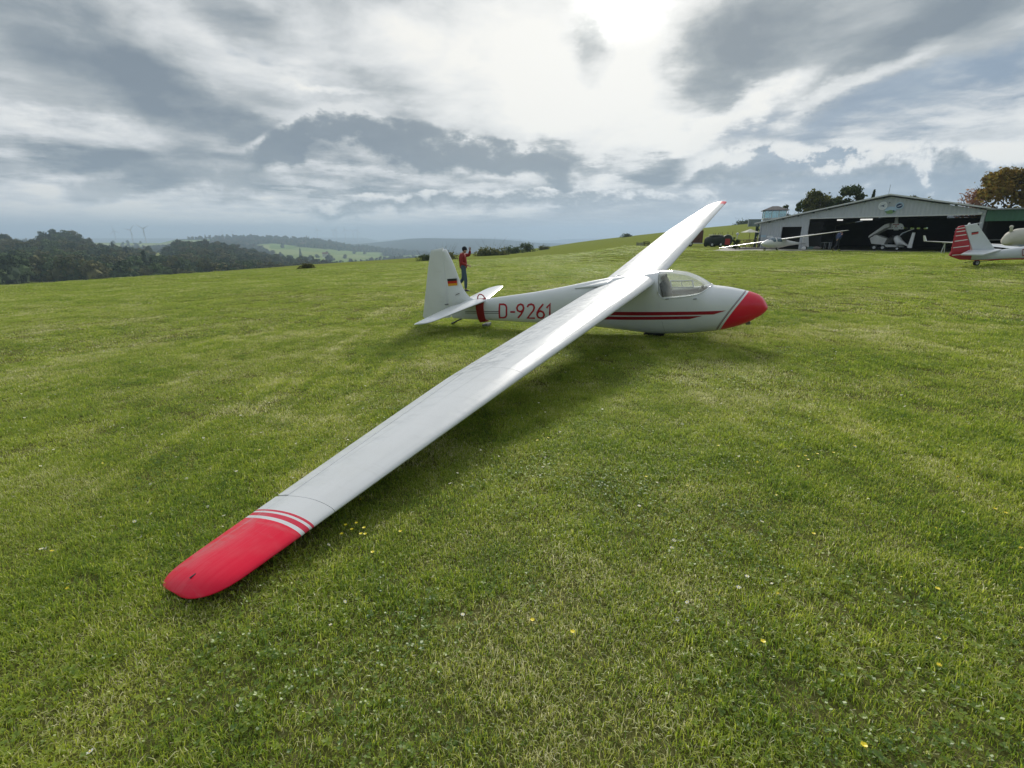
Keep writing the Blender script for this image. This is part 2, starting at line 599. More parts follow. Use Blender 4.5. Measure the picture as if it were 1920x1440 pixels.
# ------------------------------------------------------------------ ground
def ground_material():
    m = bpy.data.materials.new('field_turf')
    m.use_nodes = True
    N = NT(m.node_tree)
    bs = m.node_tree.nodes['Principled BSDF']
    pos = N.n('ShaderNodeNewGeometry').outputs['Position']
    dist = N.n('ShaderNodeVectorMath', operation='LENGTH', ins={0: pos}).outputs['Value']
    n1 = N.noise(pos, .22, 4, .6)
    n2 = N.noise(pos, 1.3, 5, .62)
    n3 = N.noise(pos, 9.0, 6, .68)
    n4 = N.noise(pos, 45.0, 4, .7)
    st = N.n('ShaderNodeMapping', ins={'Vector': pos, 'Rotation': (0, 0, .5), 'Scale': (.35, 2.2, 1.0)})
    n5 = N.noise(st.outputs[0], 1.0, 5, .65)
    c = N.ramp(n3, [(.25, (.125, .155, .036)), (.5, (.225, .260, .060)), (.68, (.30, .33, .09)), (.85, (.41, .43, .16))])
    c = N.mix(N.smooth(n1, .4, .62, 0, .55), c, (.215, .255, .052))
    c = N.mix(N.smooth(n5, .52, .72, 0, .5), c, (.205, .21, .075))
    c = N.mix(N.smooth(n2, .56, .78, 0, .5), c, (.23, .225, .10))
    c = N.mix(N.smooth(n4, .45, .7, 0, .5), c, (.06, .078, .018))
    # bare thatch under the near blades
    near = N.smooth(dist, 16.0, 34.0, 1.0, 0.0)
    thatch = N.ramp(n4, [(.3, (.055, .058, .022)), (.52, (.13, .125, .048)), (.72, (.28, .25, .14))])
    c = N.mix(N.math('MULTIPLY', near, .8), c, thatch)
    N.L.new(c, bs.inputs['Base Color'])
    bs.inputs['Roughness'].default_value = .9
    bs.inputs['Specular IOR Level'].default_value = .0
    h = N.math('MULTIPLY_ADD', n3, .7, N.math('MULTIPLY', n4, .35))
    b = N.n('ShaderNodeBump', ins={'Height': h, 'Strength': .55, 'Distance': .12})
    N.L.new(b.outputs[0], bs.inputs['Normal'])
    return m


M_TURF = ground_material()


def grid_mesh(name, X, Y, Z, mats, wrap=False, attr=None):
    """numpy grid (rows, cols) to a mesh object"""
    R_, C_ = X.shape
    co = np.stack([X, Y, Z], -1).reshape(-1, 3).astype(np.float32)
    i, j = np.meshgrid(np.arange(R_ - 1), np.arange(C_ if wrap else C_ - 1), indexing='ij')
    j2 = (j + 1) % C_
    f = np.stack([i * C_ + j, i * C_ + j2, (i + 1) * C_ + j2, (i + 1) * C_ + j], -1).reshape(-1, 4)
    me = bpy.data.meshes.new(name)
    me.vertices.add(len(co))
    me.vertices.foreach_set('co', co.ravel())
    me.loops.add(f.size)
    me.loops.foreach_set('vertex_index', f.ravel().astype(np.int32))
    me.polygons.add(len(f))
    me.polygons.foreach_set('loop_start', np.arange(0, f.size, 4, dtype=np.int32))
    me.polygons.foreach_set('loop_total', np.full(len(f), 4, dtype=np.int32))
    me.polygons.foreach_set('use_smooth', np.ones(len(f), bool))
    if attr is not None:
        for an, av in attr.items():
            a = me.attributes.new(an, 'FLOAT', 'POINT')
            a.data.foreach_set('value', av.reshape(-1).astype(np.float32))
    me.materials.append(mats)
    me.update(calc_edges=True)
    me.validate()
    o = bpy.data.objects.new(name, me)
    COL.objects.link(o)
    return o


def vnoise(x, y, s, seed=0):
    """smooth value noise in numpy"""
    x = x * s + seed * 17.3
    y = y * s - seed * 9.1
    xi, yi = np.floor(x).astype(int), np.floor(y).astype(int)
    fx, fy = x - xi, y - yi
    fx, fy = fx * fx * (3 - 2 * fx), fy * fy * (3 - 2 * fy)
    def h(a, b):
        n = (a * 374761393 + b * 668265263 + seed * 1442695) & 0x7fffffff
        n = ((n ^ (n >> 13)) * 1274126177) & 0x7fffffff
        return (n & 0xffff) / 65535.0
    return (h(xi, yi) * (1 - fx) + h(xi + 1, yi) * fx) * (1 - fy) + (h(xi, yi + 1) * (1 - fx) + h(xi + 1, yi + 1) * fx) * fy


azs = np.linspace(-PI, PI, 361)[:-1]
rs_ = np.concatenate([[.02, .3], np.geomspace(.6, 480, 210)])
RR, AZ = np.meshgrid(rs_, azs, indexing='ij')
GX, GY = RR * np.sin(AZ), RR * np.cos(AZ)
GZ = ground_z(GX, GY) + (vnoise(GX, GY, .35, 1) - .5) * .05 * np.clip((RR - 14) / 10, 0, 1)
tag(grid_mesh('ground', GX, GY, GZ, M_TURF, wrap=True), kind='structure')
#@@PART2@@


# ------------------------------------------------------------------ instanced stuff (turf, woods)
def unlinked(name, v, f, m, attr=None, smooth=False, mi=None):
    me = bpy.data.meshes.new(name)
    me.from_pydata(v, [], f)
    for mm in (m if isinstance(m, list) else [m]):
        me.materials.append(mm)
    if mi is not None:
        me.polygons.foreach_set('material_index', mi)
    if attr:
        for an, av in attr.items():
            a = me.attributes.new(an, 'FLOAT', 'POINT')
            a.data.foreach_set('value', np.asarray(av, np.float32))
    if smooth:
        me.polygons.foreach_set('use_smooth', [True] * len(me.polygons))
    me.update()
    return bpy.data.objects.new(name, me)


def scatter(name, pts, rot, scl, idx, protos):
    """one object that puts the prototypes on the given points"""
    me = bpy.data.meshes.new(name)
    me.vertices.add(len(pts))
    me.vertices.foreach_set('co', np.asarray(pts, np.float32).ravel())
    a = me.attributes.new('rot', 'FLOAT_VECTOR', 'POINT')
    a.data.foreach_set('vector', np.asarray(rot, np.float32).ravel())
    a = me.attributes.new('scl', 'FLOAT_VECTOR', 'POINT')
    a.data.foreach_set('vector', np.asarray(scl, np.float32).ravel())
    a = me.attributes.new('pick', 'INT', 'POINT')
    a.data.foreach_set('value', np.asarray(idx, np.int32))
    o = bpy.data.objects.new(name, me)
    COL.objects.link(o)
    ng = bpy.data.node_groups.new(name + '_nodes', 'GeometryNodeTree')
    ng.interface.new_socket('Geometry', in_out='INPUT', socket_type='NodeSocketGeometry')
    ng.interface.new_socket('Geometry', in_out='OUTPUT', socket_type='NodeSocketGeometry')
    nd, lk = ng.nodes, ng.links
    gi, go = nd.new('NodeGroupInput'), nd.new('NodeGroupOutput')
    join = nd.new('GeometryNodeJoinGeometry')
    for p in protos[::-1]:
        oi = nd.new('GeometryNodeObjectInfo')
        oi.inputs['Object'].default_value = p
        g2 = nd.new('GeometryNodeGeometryToInstance')
        lk.new(oi.outputs['Geometry'], g2.inputs[0])
        lk.new(g2.outputs[0], join.inputs[0])
    iop = nd.new('GeometryNodeInstanceOnPoints')
    iop.inputs['Pick Instance'].default_value = True
    def named(n, t):
        q = nd.new('GeometryNodeInputNamedAttribute')
        q.data_type = t
        q.inputs['Name'].default_value = n
        return [s for s in q.outputs if s.enabled and s.name == 'Attribute'][0]
    lk.new(gi.outputs[0], iop.inputs['Points'])
    lk.new(join.outputs[0], iop.inputs['Instance'])
    lk.new(named('pick', 'INT'), iop.inputs['Instance Index'])
    e2r = nd.new('FunctionNodeEulerToRotation')
    lk.new(named('rot', 'FLOAT_VECTOR'), e2r.inputs[0])
    lk.new(e2r.outputs[0], iop.inputs['Rotation'])
    lk.new(named('scl', 'FLOAT_VECTOR'), iop.inputs['Scale'])
    lk.new(iop.outputs[0], go.inputs[0])
    md = o.modifiers.new('scatter', 'NODES')
    md.node_group = ng
    return o


def blade_material():
    m = bpy.data.materials.new('grass_blades')
    m.use_nodes = True
    N = NT(m.node_tree)
    m.node_tree.nodes.clear()
    pos = N.n('ShaderNodeNewGeometry').outputs['Position']
    tint = N.n('ShaderNodeAttribute', attribute_name='tint').outputs['Fac']
    rnd = N.n('ShaderNodeObjectInfo').outputs['Random']
    n1 = N.noise(pos, .55, 4, .6)
    n2 = N.noise(pos, 2.6, 4, .6)
    n0 = N.noise(pos, .16, 3, .5)
    t = N.math('ADD', tint, N.math('MULTIPLY', N.math('SUBTRACT', n2, .5), .9))
    t = N.math('ADD', t, N.math('MULTIPLY', N.math('SUBTRACT', n1, .5), .9))
    trk = N.n('ShaderNodeMapping', ins={'Vector': pos, 'Rotation': (0, 0, .75), 'Scale': (2.6, .16, 1)})
    t = N.math('ADD', t, N.smooth(N.noise(trk.outputs[0], 1.0, 3, .5), .54, .70, 0.0, .19))
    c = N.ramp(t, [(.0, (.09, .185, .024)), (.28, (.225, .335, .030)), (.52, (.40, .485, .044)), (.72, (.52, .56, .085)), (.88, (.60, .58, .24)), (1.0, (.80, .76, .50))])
    c = N.mix(N.smooth(n0, .42, .62, 0, .3), c, (.37, .45, .05))
    df = N.n('ShaderNodeBsdfDiffuse', ins={'Color': c, 'Roughness': .5})
    c2 = N.mix(.5, c, (.20, .26, .03), 'MULTIPLY')
    tcol = N.n('ShaderNodeVectorMath', operation='SCALE', ins={0: c, 'Scale': 1.35}).outputs[0]
    tr = N.n('ShaderNodeBsdfTranslucent', ins={'Color': tcol})
    gl = N.n('ShaderNodeBsdfGlossy', ins={'Color': (.9, .95, .85, 1), 'Roughness': .42})
    mx = N.n('ShaderNodeMixShader', ins={0: .5, 1: df.outputs[0], 2: tr.outputs[0]})
    mx2 = N.n('ShaderNodeMixShader', ins={0: .045, 1: mx.outputs[0], 2: gl.outputs[0]})
    out = N.n('ShaderNodeOutputMaterial')
    N.L.new(mx2.outputs[0], out.inputs['Surface'])
    return m


M_BLADE = blade_material()


def blade_patch(seed, n, size, hmin, hmax, lean, dry, wid):
    r = random.Random(seed)
    V, Fc, T = [], [], []
    for _ in range(n):
        x, y = r.uniform(-size, size) / 2, r.uniform(-size, size) / 2
        h = r.uniform(hmin, hmax) * (1.5 if r.random() < .05 else 1)
        a = r.uniform(0, 2 * PI)
        ln = r.uniform(.25, 1.0) * lean
        w = r.uniform(.6, 1.2) * wid / 2
        dx, dy = math.cos(a), math.sin(a)
        qx, qy = -dy * w, dx * w
        tw = r.uniform(-.8, .8)
        m1 = (x + dx * h * ln * .35, y + dy * h * ln * .35, h * .55 * (1.1 - .35 * ln))
        m2 = (x + dx * h * ln, y + dy * h * ln, max(.006, h * (1.08 - .75 * ln)))
        if r.random() < dry:
            t = r.uniform(.72, 1.05)
            if r.random() < .5:   # fallen straw
                m1 = (x + dx * h * .5, y + dy * h * .5, .012 + r.uniform(0, .014))
                m2 = (x + dx * h * 1.1, y + dy * h * 1.1, .008 + r.uniform(0, .02))
        else:
            t = r.gauss(.42, .19)
        b = len(V)
        V += [(x - qx, y - qy, -.004), (x + qx, y + qy, -.004),
              (m1[0] - qx * .9 + dx * tw * w, m1[1] - qy * .9 + dy * tw * w, m1[2]), (m1[0] + qx * .9, m1[1] + qy * .9, m1[2] + tw * w), m2]
        Fc += [(b, b + 1, b + 3, b + 2), (b + 2, b + 3, b + 4)]
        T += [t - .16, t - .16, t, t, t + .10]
    return V, Fc, T


def leaf_patch(seed, n, size):
    """rosettes of small round leaves: clover, plantain"""
    r = random.Random(seed)
    V, Fc, T = [], [], []
    for _ in range(n):
        cx, cy = r.uniform(-size, size) / 2, r.uniform(-size, size) / 2
        k = r.choice((3, 3, 5))
        L = r.uniform(.007, .015) * (1.5 if k == 5 else 1)
        z = r.uniform(.012, .04)
        a0 = r.uniform(0, PI)
        t = r.gauss(.30, .1)
        for j in range(k):
            a = a0 + j * 2 * PI / k
            d = Vector((math.cos(a), math.sin(a), r.uniform(-.1, .5))).normalized()
            q = Vector((-math.sin(a), math.cos(a), r.uniform(-.4, .4))) * L * (.5 if k == 3 else .3)
            p = Vector((cx, cy, z))
            b = len(V)
            V += [tuple(p), tuple(p + d * L * .55 + q), tuple(p + d * L), tuple(p + d * L * .55 - q)]
            Fc += [(b, b + 1, b + 2, b + 3)]
            T += [t - .1, t, t + .12, t]
    return V, Fc, T


protos = []
for k in range(6):
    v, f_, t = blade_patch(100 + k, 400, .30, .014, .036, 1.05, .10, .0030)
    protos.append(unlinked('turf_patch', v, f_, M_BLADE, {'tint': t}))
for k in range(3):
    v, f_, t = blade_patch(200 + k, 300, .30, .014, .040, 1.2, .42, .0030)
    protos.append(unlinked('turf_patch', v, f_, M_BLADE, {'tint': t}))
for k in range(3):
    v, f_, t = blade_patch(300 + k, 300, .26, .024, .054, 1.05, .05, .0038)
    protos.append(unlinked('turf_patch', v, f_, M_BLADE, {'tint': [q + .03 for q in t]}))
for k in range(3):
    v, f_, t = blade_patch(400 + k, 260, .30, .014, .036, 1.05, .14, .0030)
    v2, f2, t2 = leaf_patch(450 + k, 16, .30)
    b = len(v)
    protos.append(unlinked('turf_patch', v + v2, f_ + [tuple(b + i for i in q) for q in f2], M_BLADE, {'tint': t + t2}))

gp, gr, gs, gi_ = [], [], [], []


def flat_pt(u, v, z):
    d = ray(u, v)
    t = (z - EYE) / d[2]
    return d[0] * t, d[1] * t


APRON_EDGE = [flat_pt(u, v, PAD_Z + .014) for u, v in ((1336, 470.2), (1480, 470.0), (1600, 470.7), (1700, 472.0), (1800, 474.2), (1930, 478), (2100, 484))]


TIPQ = [flat_pt(u, v, -.05) for u, v in ((296, 1092), (468, 962), (590, 985), (400, 1128), (340, 1124))]


def under_tip(X, Y):
    c = np.ones(X.shape, bool)
    for (ax_, ay_), (bx_, by_) in zip(TIPQ, TIPQ[1:] + TIPQ[:1]):
        c &= ((bx_ - ax_) * (Y - ay_) - (by_ - ay_) * (X - ax_)) < 0
    return c


def on_apron(X, Y):
    ye = np.interp(X, [p[0] for p in APRON_EDGE], [p[1] for p in APRON_EDGE])
    return (X > APRON_EDGE[0][0]) & (Y > ye - .1)


def lay(rmin, rmax, step, s, hs):
    n = int((rmax * 2) / step)
    xs = (np.arange(n) + .5) * step - rmax
    X, Y = np.meshgrid(xs, xs)
    X = X + nrng.uniform(-.5, .5, X.shape) * step
    Y = Y + nrng.uniform(-.5, .5, Y.shape) * step
    R_ = np.hypot(X, Y)
    A = np.arctan2(X, Y)
    ok = (R_ >= rmin) & (R_ < rmax) & ((np.abs(A) < math.radians(54)) | ((R_ < 4) & (np.abs(A) < 1.9)))
    ok &= ~on_apron(X, Y)
    ok &= ~under_tip(X, Y)
    X, Y = X[ok], Y[ok]
    Z = ground_z(X, Y)
    nn1 = vnoise(X, Y, .9, 3) * .6 + vnoise(X, Y, 2.3, 4) * .4
    nn2 = vnoise(X, Y, .6, 5) * .5 + vnoise(X, Y, 1.9, 6) * .5
    for x, y, z, a, b in zip(X, Y, Z, nn1, nn2):
        u = nrng.rand()
        if a > .60 + .22 * (u - .5):
            k = 6 + nrng.randint(3)
        elif a < .36 + .20 * (u - .5):
            k = 9 + nrng.randint(3)
        elif b > .60 + .2 * (u - .5):
            k = 12 + nrng.randint(3)
        else:
            k = nrng.randint(6)
        gp.append((x, y, z))
        gr.append((nrng.normal(0, .05), nrng.normal(0, .05), nrng.uniform(0, 2 * PI)))
        q = s * nrng.uniform(.85, 1.2)
        gs.append((q, q, hs * nrng.uniform(.8, 1.2)))
        gi_.append(k)


lay(.5, 5.5, .122, .95, 1.0)
lay(5.5, 12, .185, 1.25, 1.05)
lay(12, 24, .36, 2.1, 1.15)
lay(24, 44, .60, 3.6, 1.3)
lay(44, 80, 1.25, 7.0, 1.4)
tag(scatter('grass', gp, gr, gs, gi_, protos), kind='stuff')

# small flowers: white daisies nobody could count, buttercups one by one
M_WHITEPETAL = mat('daisy_petal', (.80, .80, .74), .7)
M_YELLOWPETAL = mat('buttercup_petal', (.80, .66, .02), .45)
M_STEM = mat('flower_stem', (.07, .12, .02), .7)
dv, df_, dm = [], [], []
for k in range(7):
    a0, a1 = 2 * PI * k / 7, 2 * PI * (k + .8) / 7
    b = len(dv)
    dv += [(0, 0, .034), (.007 * math.cos(a0), .007 * math.sin(a0), .035), (.011 * math.cos((a0 + a1) / 2), .011 * math.sin((a0 + a1) / 2), .036), (.007 * math.cos(a1), .007 * math.sin(a1), .035)]
    df_ += [(b, b + 1, b + 2, b + 3)]
    dm += [0]
b = len(dv)
dv += [(-.003, -.003, .0365), (.003, -.003, .0365), (.003, .003, .0365), (-.003, .003, .0365), (-.001, 0, 0), (.001, 0, 0), (.001, 0, .034), (-.001, 0, .034)]
df_ += [(b, b + 1, b + 2, b + 3), (b + 4, b + 5, b + 6, b + 7)]
dm += [1, 2]
ydaisy = unlinked('small_yellow_flower_proto', [(x * .8, y * .8, z) for x, y, z in dv], df_, [M_YELLOWPETAL, M_YELLOWPETAL, M_STEM], mi=dm)
daisy = unlinked('daisy_proto', dv, df_, [M_WHITEPETAL, M_YELLOWPETAL, M_STEM], mi=dm)
P_, R_, S_, I_ = [], [], [], []
for _ in range(2300):
    r = 1.6 + 22 * nrng.rand() ** .75
    a = nrng.uniform(-.9, .95)
    x, y = r * math.sin(a), r * math.cos(a)
    if vnoise(np.array([x]), np.array([y]), .45, 8)[0] < .52 and nrng.rand() > .25:
        continue
    P_.append((x, y, gz(x, y) + .006))
    R_.append((nrng.normal(0, .35), nrng.normal(0, .35), nrng.uniform(0, 6)))
    q = nrng.uniform(.6, 1.1) * (1 + r * .03)
    S_.append((q, q, nrng.uniform(.8, 1.2)))
    I_.append(1 if (x > .5 and nrng.rand() < .45) or nrng.rand() < .1 else 0)
tag(scatter('small_wildflowers', P_, R_, S_, I_, [daisy, ydaisy]), kind='stuff')

BUTTER = [(998, 1176), (1073, 1198), (1427, 1219), (1522, 1014), (1752, 1119), (1614, 1414), (650, 998), (661, 1003), (670, 995), (684, 1001), (686, 1011), (678, 1012), (642, 1011),
          (1507, 866), (1512, 872), (1530, 860), (1008, 832), (1028, 828), (1560, 858), (1600, 846), (1494, 884), (1860, 968), (1880, 975), (1855, 690), (1836, 700), (700, 1046), (752, 1010),
          (1290, 782), (1210, 905), (1345, 845)]
def BLAB(k):
    lone = {0: 'yellow buttercup, left one of the pair in the middle foreground', 1: 'yellow buttercup, right one of the pair in the middle foreground',
            2: 'lone yellow buttercup in the right foreground, right of the middle pair', 3: 'lone yellow buttercup in the turf below the right-hand scattered flowers',
            4: 'lone yellow buttercup far right in the foreground turf', 5: 'yellow buttercup nearest the camera, at the bottom right',
            25: 'yellow buttercup below the cluster beside the wingtip stripes', 26: 'yellow buttercup right of the cluster beside the wingtip stripes',
            27: 'yellow buttercup farthest from the camera, under the glider nose side', 28: 'yellow buttercup in the open turf right of the middle of the near wing', 29: 'yellow buttercup alone below and right of the glider nose'}
    if k in lone:
        return lone[k]
    if k < 13:
        return 'yellow buttercup in the tight cluster beside the wingtip stripes'
    if k < 21:
        return 'yellow buttercup in the loose scatter of turf right of the near wing'
    return 'yellow buttercup in the turf along the right edge of the picture'


for k, (u, v) in enumerate(BUTTER):
    p = ray_ground(u, v + 3)
    o = empty('buttercup', (p.x, p.y, p.z), BLAB(k), 'flower', rng.uniform(0, 6), 'yellow buttercups in the grass')
    h = rng.uniform(.045, .065)
    MB().tube([(0, 0, 0), (.003, .002, h * .6), (0, 0, h)], .0012, 5).build('stem', M_STEM, o)
    mb = MB()
    for j in range(5):
        a = 2 * PI * j / 5
        d, q = Vector((math.cos(a), math.sin(a), .35)), Vector((-math.sin(a), math.cos(a), 0))
        c0 = Vector((0, 0, h))
        mb.add([c0, c0 + d * .007 + q * .005, c0 + d * .0105, c0 + d * .007 - q * .005, c0 + d * .005 + Vector((0, 0, -.001))], [(0, 1, 2, 4), (0, 4, 2, 3)])
    mb.build('petals', M_YELLOWPETAL, o)

# ------------------------------------------------------------------ far country
def slope_of(u, v):
    d = ray(u, v)
    return d[2] / math.hypot(d[0], d[1]), math.atan2(d[0], d[1])


def country_material():
    m = bpy.data.materials.new('far_country')
    m.use_nodes = True
    N = NT(m.node_tree)
    bs = m.node_tree.nodes['Principled BSDF']
    pos = N.n('ShaderNodeNewGeometry').outputs['Position']
    fld = N.n('ShaderNodeAttribute', attribute_name='field').outputs['Fac']
    vor = N.n('ShaderNodeTexVoronoi', feature='F1', ins={'Vector': pos, 'Scale': .0045}).outputs['Color']
    sx = N.n('ShaderNodeSeparateColor', ins={0: vor}).outputs[0]
    n1 = N.noise(pos, .01, 6, .65)
    n2 = N.noise(pos, .05, 5, .7)
    fieldc = N.ramp(sx, [(0, (.15, .23, .06)), (.45, (.22, .30, .09)), (.7, (.29, .32, .13)), (1, (.19, .26, .08))])
    wood = N.ramp(n2, [(.3, (.012, .020, .010)), (.55, (.028, .042, .018)), (.75, (.055, .060, .025))])
    wood = N.mix(N.smooth(n1, .5, .7, 0, .5), wood, (.050, .046, .026))
    c = N.mix(fld, wood, fieldc)
    N.L.new(c, bs.inputs['Base Color'])
    bs.inputs['Roughness'].default_value = 1
    bs.inputs['Specular IOR Level'].default_value = 0
    return m


M_FAR = country_material()
M_CROWNS = []
for k, (a_, b_) in enumerate([((.036, .062, .030), (.13, .18, .07)), ((.058, .070, .030), (.19, .18, .075)), ((.034, .055, .034), (.10, .14, .068))]):
    m = bpy.data.materials.new('wood_crown')
    m.use_nodes = True
    N = NT(m.node_tree)
    bs = m.node_tree.nodes['Principled BSDF']
    oi = N.n('ShaderNodeObjectInfo').outputs['Random']
    pos = N.n('ShaderNodeNewGeometry').outputs['Position']
    nz = N.noise(pos, .35, 4, .6)
    nn = N.noise(pos, .006, 3, .6)
    c = N.ramp(N.math('MULTIPLY_ADD', nz, .6, N.math('MULTIPLY', oi, .4)), [(.2, a_), (.8, b_)])
    c = N.mix(N.smooth(nn, .52, .68, 0, .35), c, (.075, .058, .022))
    N.L.new(c, bs.inputs['Base Color'])
    bs.inputs['Roughness'].default_value = .9
    bs.inputs['Specular IOR Level'].default_value = .1
    M_CROWNS.append(m)


def crown_cards(seed, n, R_, H_, leaf, holes=.3, cone=False):
    """leaf-sized faces spread through a lumpy volume; unit crown of radius R_, height H_"""
    r = random.Random(seed)
    lumps = []
    for _ in range(26):
        a, rr_ = r.uniform(0, 2 * PI), r.uniform(.1, .88)
        z = r.uniform(.06, .92)
        lumps.append((Vector((math.cos(a) * rr_ * R_ * (1.15 - z * .55), math.sin(a) * rr_ * R_ * (1.15 - z * .55), z * H_)), r.uniform(.17, .36) * R_))
    lumps.append((Vector((0, 0, .5 * H_)), .55 * R_))
    V, Fc = [], []
    while len(Fc) < n:
        c, rad = r.choice(lumps)
        d = Vector((r.gauss(0, 1), r.gauss(0, 1), r.gauss(0, 1))).normalized()
        if cone:
            z = r.uniform(.03, 1) ** 1.2
            a = r.uniform(0, 2 * PI)
            q = R_ * (1 - z) * (r.uniform(.55, 1) ** .5) + .03
            p = Vector((math.cos(a) * q, math.sin(a) * q, z * H_))
            d = Vector((math.cos(a), math.sin(a), .3)).normalized()
        else:
            p = c + Vector((d.x, d.y, d.z * .8)) * rad * (r.uniform(.6, 1.04) if r.random() < .9 else r.uniform(1.0, 1.4))
            if p.z < .04 * H_:
                continue
        s = leaf * r.uniform(.6, 1.35)
        nrm_ = (d + Vector((r.gauss(0, .5), r.gauss(0, .5), r.gauss(0, .5)))).normalized()
        t1 = nrm_.orthogonal().normalized()
        t1 = Matrix.Rotation(r.uniform(0, PI), 3, nrm_) @ t1
        t2 = nrm_.cross(t1)
        b = len(V)
        V += [tuple(p + t1 * s), tuple(p + t2 * s * .6), tuple(p - t1 * s), tuple(p - t2 * s * .6)]
        Fc.append((b, b + 1, b + 2, b + 3))
    return V, Fc


def lump_core(seed, R_, H_, sub=2):
    """the closed, shadowy inside of a far crown"""
    bm = bmesh.new()
    bmesh.ops.create_icosphere(bm, subdivisions=sub, radius=1)
    for v in bm.verts:
        n = mnoise.noise(v.co * 1.7 + Vector((seed, 0, 0))) * .35 + mnoise.noise(v.co * 4 + Vector((seed, 3, 0))) * .16
        v.co *= (1 + n) * .74
        v.co = Vector((v.co.x * R_ * .9, v.co.y * R_ * .9, (v.co.z * .5 + .5) * H_ * .96))
    V = [tuple(v.co) for v in bm.verts]
    Fc = [tuple(v.index for v in f.verts) for f in bm.faces]
    bm.free()
    return V, Fc


far_protos = []
for k in range(5):
    v1, f1 = lump_core(k * 7.1, 4.6, 8.5)
    v2, f2 = crown_cards(900 + k, 1200, 5.2, 9.5, .48)
    b = len(v1)
    far_protos.append(unlinked('wood_tree', v1 + v2, f1 + [tuple(b + i for i in q) for q in f2], M_CROWNS[k % 3]))
for k in range(2):
    v2, f2 = crown_cards(950 + k, 420, 3.0, 13, .7, cone=True)
    far_protos.append(unlinked('wood_tree', v2, f2, M_CROWNS[2]))


def in_poly(u, v, poly):
    c = False
    j = len(poly) - 1
    for i in range(len(poly)):
        if (poly[i][1] > v) != (poly[j][1] > v) and u < (poly[j][0] - poly[i][0]) * (v - poly[i][1]) / (poly[j][1] - poly[i][1]) + poly[i][0]:
            c = not c
        j = i
    return c


def country(name, r0, r1, vbot, sky_tab, u0, u1, du, rows, fields, power=.75, rough=2.0, seed=1):
    """a hillside from distance r0 up to its skyline at r1; returns sampled points for the woods"""
    us = np.arange(u0, u1 + du, du)
    X = np.zeros((rows + 2, len(us))); Y = X * 0; Z = X * 0; Fd = X * 0
    for j, u in enumerate(us):
        vt = lerp_tab(sky_tab, u)
        uc = min(max(u, -300), 2200)
        for i in range(rows + 2):
            if i < rows:
                t = i / (rows - 1)
                v = vbot + (vt - vbot) * t ** power
                s, az = slope_of(uc, v)
                r = r0 + (r1 - r0) * t
                z = EYE + s * r
                fz = 1.0 if any(in_poly(u, v, p) for p in fields) else 0.0
            else:
                k = i - rows + 1
                r = r1 * (1 + .12 * k)
                z = Z[rows - 1, j] - 18.0 * k * k
                fz = 0
            az = az + (u - uc) * .0007
            X[i, j], Y[i, j], Z[i, j], Fd[i, j] = r * math.sin(az), r * math.cos(az), z, fz
    Z[1:rows - 1] += ((vnoise(X, Y, .012, seed) - .5) * rough)[1:rows - 1]
    o = grid_mesh(name, X, Y, Z, M_FAR, attr={'field': Fd})
    tag(o, kind='structure')
    return X, Y, Z, Fd, us


def plant(data, n, smin, smax, seed, dens=None, conifer=.03):
    X, Y, Z, Fd, us = data
    rs = np.random.RandomState(seed)
    P, R_, S, I = [], [], [], []
    rows = X.shape[0] - 2
    rad = np.hypot(X, Y)
    # weight by area
    while len(P) < n:
        i = (.10 + .90 * rs.rand() ** .62) * (rows - 1)
        j = rs.rand() * (X.shape[1] - 1)
        i0, j0 = int(i), int(j)
        fi, fj = i - i0, j - j0
        i1, j1 = min(i0 + 1, rows - 1), min(j0 + 1, X.shape[1] - 1)
        if max(Fd[i0, j0], Fd[i1, j1], Fd[i0, j1], Fd[i1, j0]) > .5 and rs.rand() > .012:
            continue
        def L(A): return (A[i0, j0] * (1 - fj) + A[i0, j1] * fj) * (1 - fi) + (A[i1, j0] * (1 - fj) + A[i1, j1] * fj) * fi
        x, y, z = L(X), L(Y), L(Z)
        if dens is not None and not dens(us[0] + (us[-1] - us[0]) * j / (X.shape[1] - 1), i / (rows - 1), x, y, rs):
            continue
        s = rs.uniform(smin, smax)
        P.append((x, y, z - 1.2 * s))
        R_.append((0, 0, rs.uniform(0, 6.28)))
        S.append((s * rs.uniform(.85, 1.25), s * rs.uniform(.85, 1.25), s * rs.uniform(.8, 1.15)))
        I.append(5 + rs.randint(2) if rs.rand() < conifer else rs.randint(5))
    return P, R_, S, I


# near wooded slope across the valley, left
SKY_A = [(-400, 462), (-20, 464), (10, 462), (30, 456), (60, 453), (110, 452), (150, 455), (175, 466), (230, 472), (300, 474), (340, 467), (400, 466), (440, 472), (480, 484), (520, 494), (600, 502), (660, 506), (760, 508), (900, 508)]
FLD_A = [[(22, 456), (22, 474), (74, 474), (74, 456)], [(296, 484), (296, 508), (336, 508), (336, 484)], [(180, 455), (180, 476), (300, 480), (330, 468), (420, 452)], [(95, 470), (95, 474), (150, 474), (150, 470)]]
dA = country('valley_hillside', 235, 820, 552, SKY_A, -400, 900, 12, 26, FLD_A, .8, 5.0, 3)
PA = plant(dA, 4600, .75, 1.6, 11, conifer=.004)
